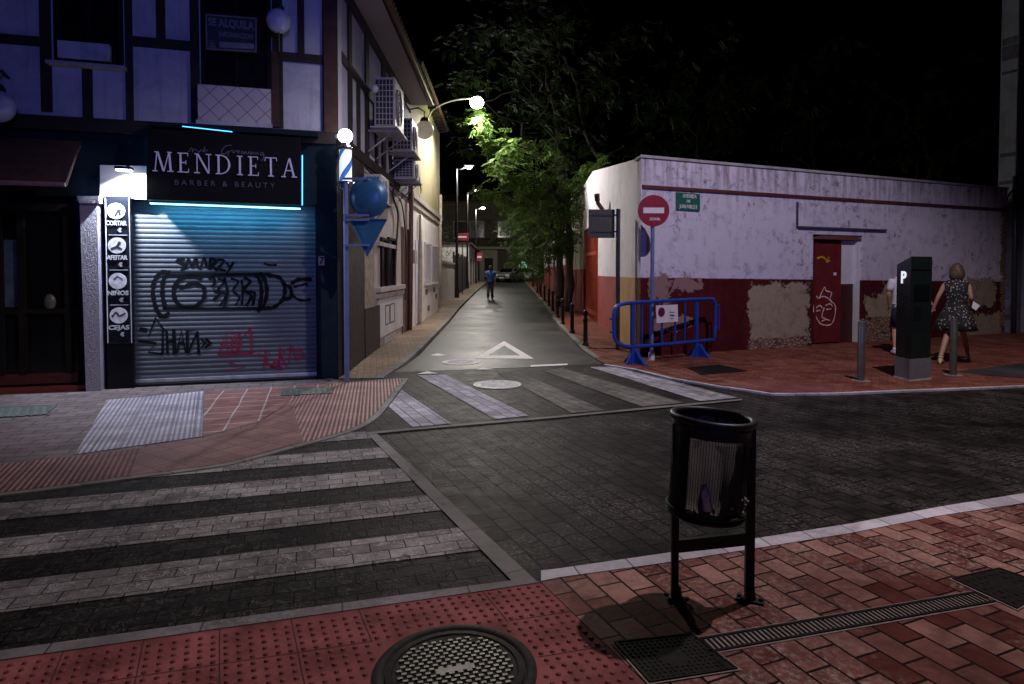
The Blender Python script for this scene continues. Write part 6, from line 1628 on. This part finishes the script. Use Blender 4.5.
for z in (.50, .80):
    for s_ in (-1, 1): b = MB(); b.cyl((s_ * (hw - .01), 0, z), (s_ * (hw - .05), 0, z), .014, n=10); b.build('hinge', m_binb, bn)
# bag and rubbish
bag = thing('rubbish_bag', 'dark crumpled plastic bag lining the litter bin', 'rubbish bag', bc, ang)
m_bag, ns, ls, bs = new_mat('dark_plastic_bag'); bs.inputs['Base Color'].default_value = (.16, .145, .135, 1); bs.inputs['Roughness'].default_value = .35
tr_ = ns.new('ShaderNodeBsdfTranslucent'); tr_.inputs[0].default_value = (.16, .145, .135, 1); mx_ = ns.new('ShaderNodeMixShader'); mx_.inputs[0].default_value = .6; ls.new(bs.outputs[0], mx_.inputs[1]); ls.new(tr_.outputs[0], mx_.inputs[2]); ls.new(mx_.outputs[0], ns['Material Output'].inputs[0])
co = objco(ns); mp = N(ns, 'ShaderNodeMapping'); mp.inputs['Scale'].default_value = (1, 1, .25); ls.new(co, mp.inputs['Vector']); bump(ns, ls, noise(ns, ls, mp.outputs[0], 22, 4, .6, 1.2), bs, 1.0, .03)
b = MB(); prof = [(.174, TZ - .03), (.170, .78), (.160, .70), (.155, .64), (.160, .58), (.164, .52), (.160, .47), (.001, .45)]
b.lathe(prof, n=44)
for v in b.bm.verts:
    a = math.atan2(v.co.y, v.co.x); r_ = math.hypot(v.co.x, v.co.y)
    k = 1 + .045 * math.sin(a * 11 + v.co.z * 9) + .03 * math.sin(a * 23 + 2 + v.co.z * 20)
    v.co = tl((v.co.x * k, v.co.y * k, v.co.z))
b.build('bag', m_bag, bag, smooth=True)
can = thing('crushed_bottle', 'small white and blue bottle showing through the bin mesh', 'bottle', bc, ang)
b = MB(); c = Vector((-.080, -.150, .545)); b.lathe([(.001, -.05), (.021, -.05), (.022, .03), (.012, .055), (.010, .07), (.001, .07)], n=16)
for v in b.bm.verts: v.co = Matrix.Rotation(R(-8), 3, 'Y') @ v.co + c
b.build('bottle', flat('blue_white_plastic', (.45, .46, .60), .3, var=.4, scale=30), can, smooth=True)
b = MB(); b.lathe([(.0225, -.05), (.0235, -.048), (.0235, -.01), (.0225, -.008)], n=16)
for v in b.bm.verts: v.co = Matrix.Rotation(R(-8), 3, 'Y') @ v.co + c
b.build('label_band', m_signwhite, can, smooth=True)
rbm = thing('paper_scraps', 'crumpled paper scraps at the bottom of the litter bin', 'litter', bc, ang)
b = MB(); r2 = random.Random(4)
for k in range(26):
    a = R(r2.uniform(205, 325)); rr = r2.uniform(.140, .160); p = Vector((rr * math.cos(a), rr * math.sin(a), BZ + .04 + r2.uniform(0, .085)))
    s_ = r2.uniform(.010, .024); b.box(p, (s_, s_ * .5, s_ * r2.uniform(.5, 1.1)), Matrix.Rotation(r2.uniform(0, 3), 3, (r2.random(), r2.random(), r2.random())))
b.build('scraps', flat('scrap_paper', (.24, .22, .18), .7, var=.6, scale=40), rbm)

# ================================================================== PEOPLE
m_skin = flat('skin', (.42, .23, .17), .55, var=.08, scale=10, bmp=.03)
def skin_mesh(name, verts, edges, radii, mat, parent, root=0, sub=2):
    me = bpy.data.meshes.new(name); me.from_pydata([tuple(v) for v in verts], edges, []); o = bpy.data.objects.new(name, me); col.objects.link(o)
    md = o.modifiers.new('skin', 'SKIN'); md.use_smooth_shade = True; md.branch_smoothing = .6
    for i, sv in enumerate(me.skin_vertices[0].data): r = radii[i]; sv.radius = (r, r) if isinstance(r, (int, float)) else r; sv.use_root = (i == root)
    s = o.modifiers.new('sub', 'SUBSURF'); s.levels = s.render_levels = sub
    dg = bpy.context.evaluated_depsgraph_get(); nm = bpy.data.meshes.new_from_object(o.evaluated_get(dg)); bpy.data.objects.remove(o)
    nm.name = name; nm.materials.clear(); nm.materials.append(mat)
    for p in nm.polygons: p.use_smooth = True
    o = bpy.data.objects.new(name, nm); col.objects.link(o); o.parent = parent; return o
def chain(J, E, Rd, start, pts, rad):
    """add joints hanging on joint `start`; returns the index of the last"""
    p = start
    for q, r in zip(pts, rad): J.append(Vector(q)); Rd.append(r); E.append((p, len(J) - 1)); p = len(J) - 1
    return p
def hand(J, E, Rd, wrist, fwd, side, k=1.0):
    f = Vector(fwd).normalized(); s_ = Vector(side).normalized(); w = J[wrist]
    palm = chain(J, E, Rd, wrist, [w + f * .055 * k], [(.026 * k, .016 * k)])
    for i, (o, ln) in enumerate(((-.026, .062), (-.009, .072), (.009, .068), (.026, .054))):
        base = J[palm] + f * .028 * k + s_ * o * k; cur = s_.cross(f)
        chain(J, E, Rd, palm, [base, base + f * ln * .55 * k + cur * .008 * k, base + f * ln * k + cur * .026 * k], [.0095 * k, .0085 * k, .007 * k])
    th = w + f * .022 * k - s_ * .030 * k
    chain(J, E, Rd, palm, [th, th + f * .03 * k - s_ * .018 * k], [.0105 * k, .0085 * k])
def person(label, base, rz, pose, hairm, build):
    """pose: dict of local joints (x right, y forward, z up)"""
    t = thing('person', label, 'person', base, rz); J, E, Rd = [], [], []
    g = pose; sc_ = g.get('slim', 1.0)
    J.append(Vector(g['pelvis'])); Rd.append((.145 * sc_, .10 * sc_))
    ch = chain(J, E, Rd, 0, [g['waist'], g['chest'], g['collar'], g['neck']], [(.115 * sc_, .085), (.145 * sc_, .10), (.11 * sc_, .075), .052])
    hd_ = Vector(g['head']); chain(J, E, Rd, ch, [hd_ - Vector((0, 0, .055)), hd_ + Vector((0, 0, .03)), hd_ + Vector((0, -.01, .085))], [(.062, .07), (.078, .092), (.055, .065)])
    for s_, sd in (('l', -1), ('r', 1)):
        c = 3
        e = chain(J, E, Rd, c, [g['sh_' + s_], g['el_' + s_], g['wr_' + s_]], [.055 * sc_, .038 * sc_, .026])
        d = (Vector(g['wr_' + s_]) - Vector(g['el_' + s_])).normalized(); hand(J, E, Rd, e, g.get('hd_' + s_, d), Vector((0, 1, 0)) if abs(d.y) < .7 else Vector((0, 0, 1)))
        hp_ = Vector(g['pelvis']) + Vector((sd * .09 * sc_, 0, -.05))
        kn, an = Vector(g['kn_' + s_]), Vector(g['an_' + s_]); to = Vector(g.get('to_' + s_, an + Vector((0, .15, -.06))))
        chain(J, E, Rd, 0, [hp_, hp_.lerp(kn, .5), kn, kn.lerp(an, .35), an, an + Vector((0, -.03, -.045)), to], [.092 * sc_, .078 * sc_, .055 * sc_, .055 * sc_, .036, .035, .028])
    body = skin_mesh('body', J, E, Rd, m_skin, t)
    # face
    b = MB(); f = hd_ + Vector((0, .085, 0)); b.box(f + Vector((0, .012, -.005)), (.022, .035, .045), None, .008); b.build('nose', m_skin, body)
    for sx_ in (-1, 1):
        b = MB(); b.sphere(hd_ + Vector((sx_ * .030, .078, .022)), .011, u=8, v=6); b.build('eye', m_ink, body)
        b = MB(); b.sphere(hd_ + Vector((sx_ * .078, -.005, .0)), .026, .35, .7, 1.1, 8, 6); b.build('ear', m_skin, body)
    b = MB(); b.box(hd_ + Vector((0, .082, -.042)), (.045, .012, .010), None, .003); b.build('mouth', flat('lips', (.35, .12, .10), .5), body)
    build(t, body, hd_); return t
def cloth_lathe(name, rings, mat, parent, n=28, wave=0, seed=0):
    """rings: (centre x, centre y, z, half width x, half depth y)"""
    b = MB(); R_ = []
    for (cx0, cy0, z, rx, ry) in rings:
        k_ = wave * max(0, (rings[0][2] - z)) / max(.01, rings[0][2] - rings[-1][2])
        R_.append([b.bm.verts.new((cx0 + rx * math.cos(2 * math.pi * i / n) * (1 + k_ * math.sin(i * 2 * math.pi * 7 / n + seed)), cy0 + ry * math.sin(2 * math.pi * i / n) * (1 + k_ * math.sin(i * 2 * math.pi * 7 / n + seed)), z)) for i in range(n)])
    for A, B in zip(R_, R_[1:]):
        for i in range(n): b.bm.faces.new((A[i], A[(i + 1) % n], B[(i + 1) % n], B[i]))
    o = b.build(name, mat, parent, smooth=True)
    md = o.modifiers.new('thick', 'SOLIDIFY'); md.thickness = .008; md.offset = 1; return o
def sleeve(name, a, b_, r0, r1, mat, parent):
    b = MB(); a, b_ = Vector(a), Vector(b_); m = b_ - a
    b.tube([a - m * .04, a + m * .35, a + m * .7, b_], [r0, r0 * 1.02, (r0 + r1) / 2, r1], 14); return b.build(name, mat, parent, smooth=True)
def hair_cap(parent, hd_, mat, long=0.0, k=1.0):
    b = MB(); b.sphere(hd_ + Vector((0, -.022, .038)), .098 * k, .93, 1.05, .95, 20, 14)
    if long: b.sphere(hd_ + Vector((0, -.05, -.045)), .105 * k, 1.08, .82, 1.3, 22, 14); b.sphere(hd_ + Vector((0, -.03, .0)), .108 * k, 1.0, .95, 1.0, 18, 12)
    rn = random.Random(3)
    for v in b.bm.verts:
        d = v.co - hd_; a = math.atan2(d.y, d.x); g_ = 1 + (.05 if long else .015) * math.sin(a * 9 + d.z * 14) + rn.gauss(0, .02)
        if long and d.z < -.02: g_ += .10 * min(1, (-.02 - d.z) / .1) + .05 * math.sin(a * 5)
        v.co.x = hd_.x + d.x * g_; v.co.y = hd_.y + d.y * g_; v.co.z += rn.gauss(0, .004)
    return b.build('hair', mat, parent, smooth=True)
# spotted dress
m_dress, ns, ls, bs = new_mat('black_dress_white_spots'); co = objco(ns); vo = N(ns, 'ShaderNodeTexVoronoi'); vo.inputs['Scale'].default_value = 26; ls.new(co, vo.inputs['Vector'])
rp = ramp(ns, ls, mathn(ns, ls, 'ADD', vo.outputs['Distance'], mathn(ns, ls, 'MULTIPLY', noise(ns, ls, co, 18, 2), .35)), [(.36, 1.), (.44, 0.)])
ls.new(mixc(ns, ls, rp, (.012, .012, .015), (.50, .47, .46)), bs.inputs['Base Color']); bs.inputs['Roughness'].default_value = .8
wb = G(955, 363.5, .02)
fl_, fr2 = G(940.5, 364.5, .02), G(967.5, 360.5, .02)
def woman_build(t, body, hd_):
    cloth_lathe('dress', [(0, 0, 1.445, .085, .07), (0, 0, 1.425, .14, .085), (0, 0, 1.38, .185, .11), (0, 0, 1.28, .17, .125), (0, 0, 1.16, .16, .12), (0, 0, 1.06, .135, .105), (0, 0, .98, .155, .125), (0, 0, .86, .215, .18), (-.01, 0, .70, .265, .22), (-.015, 0, .575, .30, .25)], m_dress, t, 42, .10)
    hair_cap(t, hd_, flat('light_brown_hair', (.075, .048, .022), .5, var=.4, scale=60), 1, 1.0)
    m_sh = flat('pale_gold_sandal', (.62, .50, .32), .4)
    for s_ in ('l', 'r'):
        an, to = Vector(WP['an_' + s_]), Vector(WP['to_' + s_]); d = (to - an); d.z = 0; d.normalize()
        b = MB(); heel = an - d * .045; b.cyl((heel.x, heel.y, an.z - .06), (heel.x, heel.y, an.z - .13), .026, .02, n=10)
        b.tube([Vector((heel.x, heel.y, an.z - .055)), Vector((an.x, an.y, an.z - .06)) + d * .05, to - Vector((0, 0, .022)), to + d * .03 - Vector((0, 0, .022))], [.034, .036, .038, .028], 10)
        b.tube([an + Vector((.038 * math.cos(a * math.pi / 6), .038 * math.sin(a * math.pi / 6), -.005)) for a in range(12)], .007, 6, True); b.build('sandal', m_sh, t, smooth=True)
# facing away to the right; local +y is forward
WR_Z = R(-38)
inv3 = Matrix.Rotation(-WR_Z, 3, 'Z')
la, ra = inv3 @ (fl_ - wb), inv3 @ (fr2 - wb)
WP = dict(slim=.9, pelvis=(0, 0, .92), waist=(0, .01, 1.08), chest=(0, .02, 1.26), collar=(0, .01, 1.40), neck=(0, .02, 1.46), head=(0, .04, 1.60),
          sh_l=(-.165, .0, 1.37), el_l=(-.26, -.06, 1.14), wr_l=(-.33, -.02, .93), sh_r=(.165, 0, 1.37), el_r=(.21, -.03, 1.13), wr_r=(.20, .19, 1.03),
          kn_l=(la.x * .6, la.y * .45, .50), an_l=(la.x, la.y, .135), kn_r=(ra.x * .6, ra.y * .5 + .05, .50), an_r=(ra.x, ra.y, .135))
for s_, q in (('l', la), ('r', ra)): WP['to_' + s_] = (q.x + .01, q.y + .13, .055)
person('woman with brown hair walking away in a black and white spotted dress, holding white paper', wb, WR_Z, WP, None, woman_build)
rw = Matrix.Rotation(WR_Z, 3, 'Z'); hp_ = wb + rw @ Vector((.21, .27, 1.0))
pp = thing('paper', 'folded white paper held in the hand of the woman in the spotted dress', 'paper', hp_, R(-10))
b = MB(); b.box((.03, 0, .0), (.15, .012, .105), Matrix.Rotation(R(35), 3, 'Y')); b.box((.035, .02, -.01), (.13, .006, .09), Matrix.Rotation(R(28), 3, 'Y')); b.build('sheet', flat('white_paper', (.78, .78, .82), .6, var=.05), pp)

# man behind the meter
mbp = G(903, 354.5, .02); mbp.x = (904 - 512) / 640 * mbp.y
m_shirtw = flat('white_shirt', (.60, .60, .68), .8, var=.08, scale=5); m_navy = flat('navy_shorts', (.015, .02, .06), .85)
MP = dict(pelvis=(0, 0, .95), waist=(0, .01, 1.10), chest=(0, .01, 1.30), collar=(0, .0, 1.46), neck=(0, .01, 1.53), head=(0, .02, 1.64),
          sh_l=(-.19, .0, 1.43), el_l=(-.27, -.02, 1.15), wr_l=(-.22, .10, .95), sh_r=(.19, 0, 1.43), el_r=(.36, .02, 1.20), wr_r=(.47, -.02, .98),
          kn_l=(-.13, .04, .50), an_l=(-.17, -.12, .085), kn_r=(.08, .12, .50), an_r=(.06, .14, .085), to_l=(-.175, .03, .03), to_r=(.065, .29, .03))
def man_build(t, body, hd_):
    cloth_lathe('shirt', [(0, 0, 1.50, .075, .07), (0, 0, 1.475, .15, .085), (0, .0, 1.42, .21, .115), (0, .01, 1.30, .205, .135), (0, .01, 1.12, .185, .125), (0, 0, .95, .19, .135), (0, 0, .90, .20, .14)], m_shirtw, t, 32, .02)
    for s_ in ('l', 'r'): sleeve('sleeve', Vector(MP['sh_' + s_]), Vector(MP['sh_' + s_]).lerp(Vector(MP['el_' + s_]), .75), .07, .062, m_shirtw, t)
    b = MB()
    for s_, sd in (('l', -1), ('r', 1)): b.tube([(sd * .085, 0, .96), (sd * .09, .0, .82), Vector((sd * .09, 0, .90)).lerp(Vector(MP['kn_' + s_]), .9)], [.115, .115, .095], 16)
    b.build('shorts', m_navy, t, smooth=True); hair_cap(t, hd_, flat('dark_hair', (.03, .022, .018), .6), 0)
    for s_ in ('l', 'r'):
        to, an = Vector(MP['to_' + s_]), Vector(MP['an_' + s_]); b = MB(); d = (to - an).normalized(); d.z = 0
        b.tube([an - d * .06 + Vector((0, 0, -.035)), an + Vector((0, 0, -.02)), an + d * .1 + Vector((0, 0, -.035)), an + d * .2 + Vector((0, 0, -.05))], [.035, .05, .045, .025], 10)
        b.tube([an + Vector((0, 0, -.01)), an + Vector((0, 0, .06))], [.045, .042], 10); b.build('shoe', flat('white_shoe', (.68, .66, .72), .6), t, smooth=True)
person('man in a white shirt and navy shorts mostly hidden behind the parking meter', mbp, R(-12), MP, None, man_build)

# man walking in the street, looking at his phone
Yw = 33.2; wbp = at(490.5, 300, Yw); wbp.z = hz(Yw) + .004
m_blue = flat('blue_shirt', (.05, .16, .42), .8, var=.15, scale=4); m_trs = flat('grey_trousers', (.10, .085, .09), .85, var=.2)
SP = dict(pelvis=(0, 0, .95), waist=(0, .01, 1.10), chest=(0, .01, 1.30), collar=(0, .0, 1.46), neck=(0, .02, 1.53), head=(0, .06, 1.63),
          sh_l=(-.20, .0, 1.43), el_l=(-.27, -.04, 1.17), wr_l=(-.26, .05, .93), sh_r=(.20, 0, 1.43), el_r=(.27, .0, 1.17), wr_r=(.10, .27, 1.24),
          kn_l=(-.09, .10, .50), an_l=(-.09, -.08, .085), kn_r=(.09, .13, .50), an_r=(.09, .20, .085), to_l=(-.10, .07, .03), to_r=(.095, .35, .03))
def walk_build(t, body, hd_):
    cloth_lathe('shirt', [(0, 0, 1.50, .075, .07), (0, 0, 1.475, .15, .085), (0, .0, 1.42, .225, .12), (0, .01, 1.30, .225, .14), (0, .01, 1.12, .20, .13), (0, 0, .93, .205, .14), (0, 0, .88, .21, .145)], m_blue, t, 32, .02)
    for s_ in ('l', 'r'): sleeve('sleeve', Vector(SP['sh_' + s_]), Vector(SP['sh_' + s_]).lerp(Vector(SP['el_' + s_]), .7), .078, .068, m_blue, t)
    b = MB()
    for s_, sd in (('l', -1), ('r', 1)):
        kn, an = Vector(SP['kn_' + s_]), Vector(SP['an_' + s_]); b.tube([(sd * .085, 0, .98), (sd * .09, .0, .85), kn, kn.lerp(an, .5), an + Vector((0, 0, .03))], [.115, .115, .085, .078, .07], 16)
    b.build('trousers', m_trs, t, smooth=True); hair_cap(t, hd_, flat('dark_hair', (.03, .022, .018), .6), 0)
    b = MB(); b.sphere(hd_ + Vector((0, .045, -.06)), .055, 1.0, .8, .8); b.build('beard', flat('dark_hair', (.03, .022, .018), .6), t, smooth=True)
    for s_ in ('l', 'r'):
        an = Vector(SP['an_' + s_]); d = Vector((0, 1, 0)); b = MB()
        b.tube([an - d * .06 + Vector((0, 0, -.035)), an + Vector((0, 0, -.02)), an + d * .1 + Vector((0, 0, -.035)), an + d * .2 + Vector((0, 0, -.05))], [.035, .05, .045, .025], 10); b.build('shoe', flat('dark_shoe', (.04, .03, .03), .6), t, smooth=True)
person('man in a blue shirt and grey trousers walking down the street looking at his phone', wbp, R(172), SP, None, walk_build)
rw = Matrix.Rotation(R(172), 3, 'Z'); ph = thing('phone', 'dark phone held up by the man walking in the street', 'phone', wbp + rw @ Vector((.06, .36, 1.28)), R(172))
b = MB(); b.box((0, 0, 0), (.075, .01, .15), Matrix.Rotation(R(-30), 3, 'X'), .003); b.build('case', m_bb, ph)

# ------------------------------------------------------------------ small things on the ground
lit = random.Random(9)
m_leaflit = flat('dry_leaf', (.20, .13, .06), .8)
b = MB()
for k in range(60):
    p = G(lit.uniform(560, 1020), lit.uniform(352, 384), .05) if k < 26 else G(lit.uniform(380, 600), lit.uniform(320, 372), .012)
    s_ = lit.uniform(.02, .045); a = lit.uniform(0, 6.28)
    c, s2 = math.cos(a) * s_, math.sin(a) * s_
    b.poly([(p.x - c, p.y - s2, p.z + .008), (p.x + s2 * .4, p.y - c * .4, p.z + .012), (p.x + c, p.y + s2, p.z + .009), (p.x - s2 * .4, p.y + c * .4, p.z + .012)])
o = b.build('fallen_leaves', m_leaflit, recalc=False); o['kind'] = 'stuff'; o['label'] = 'fallen leaves'
bpy.context.view_layer.update()
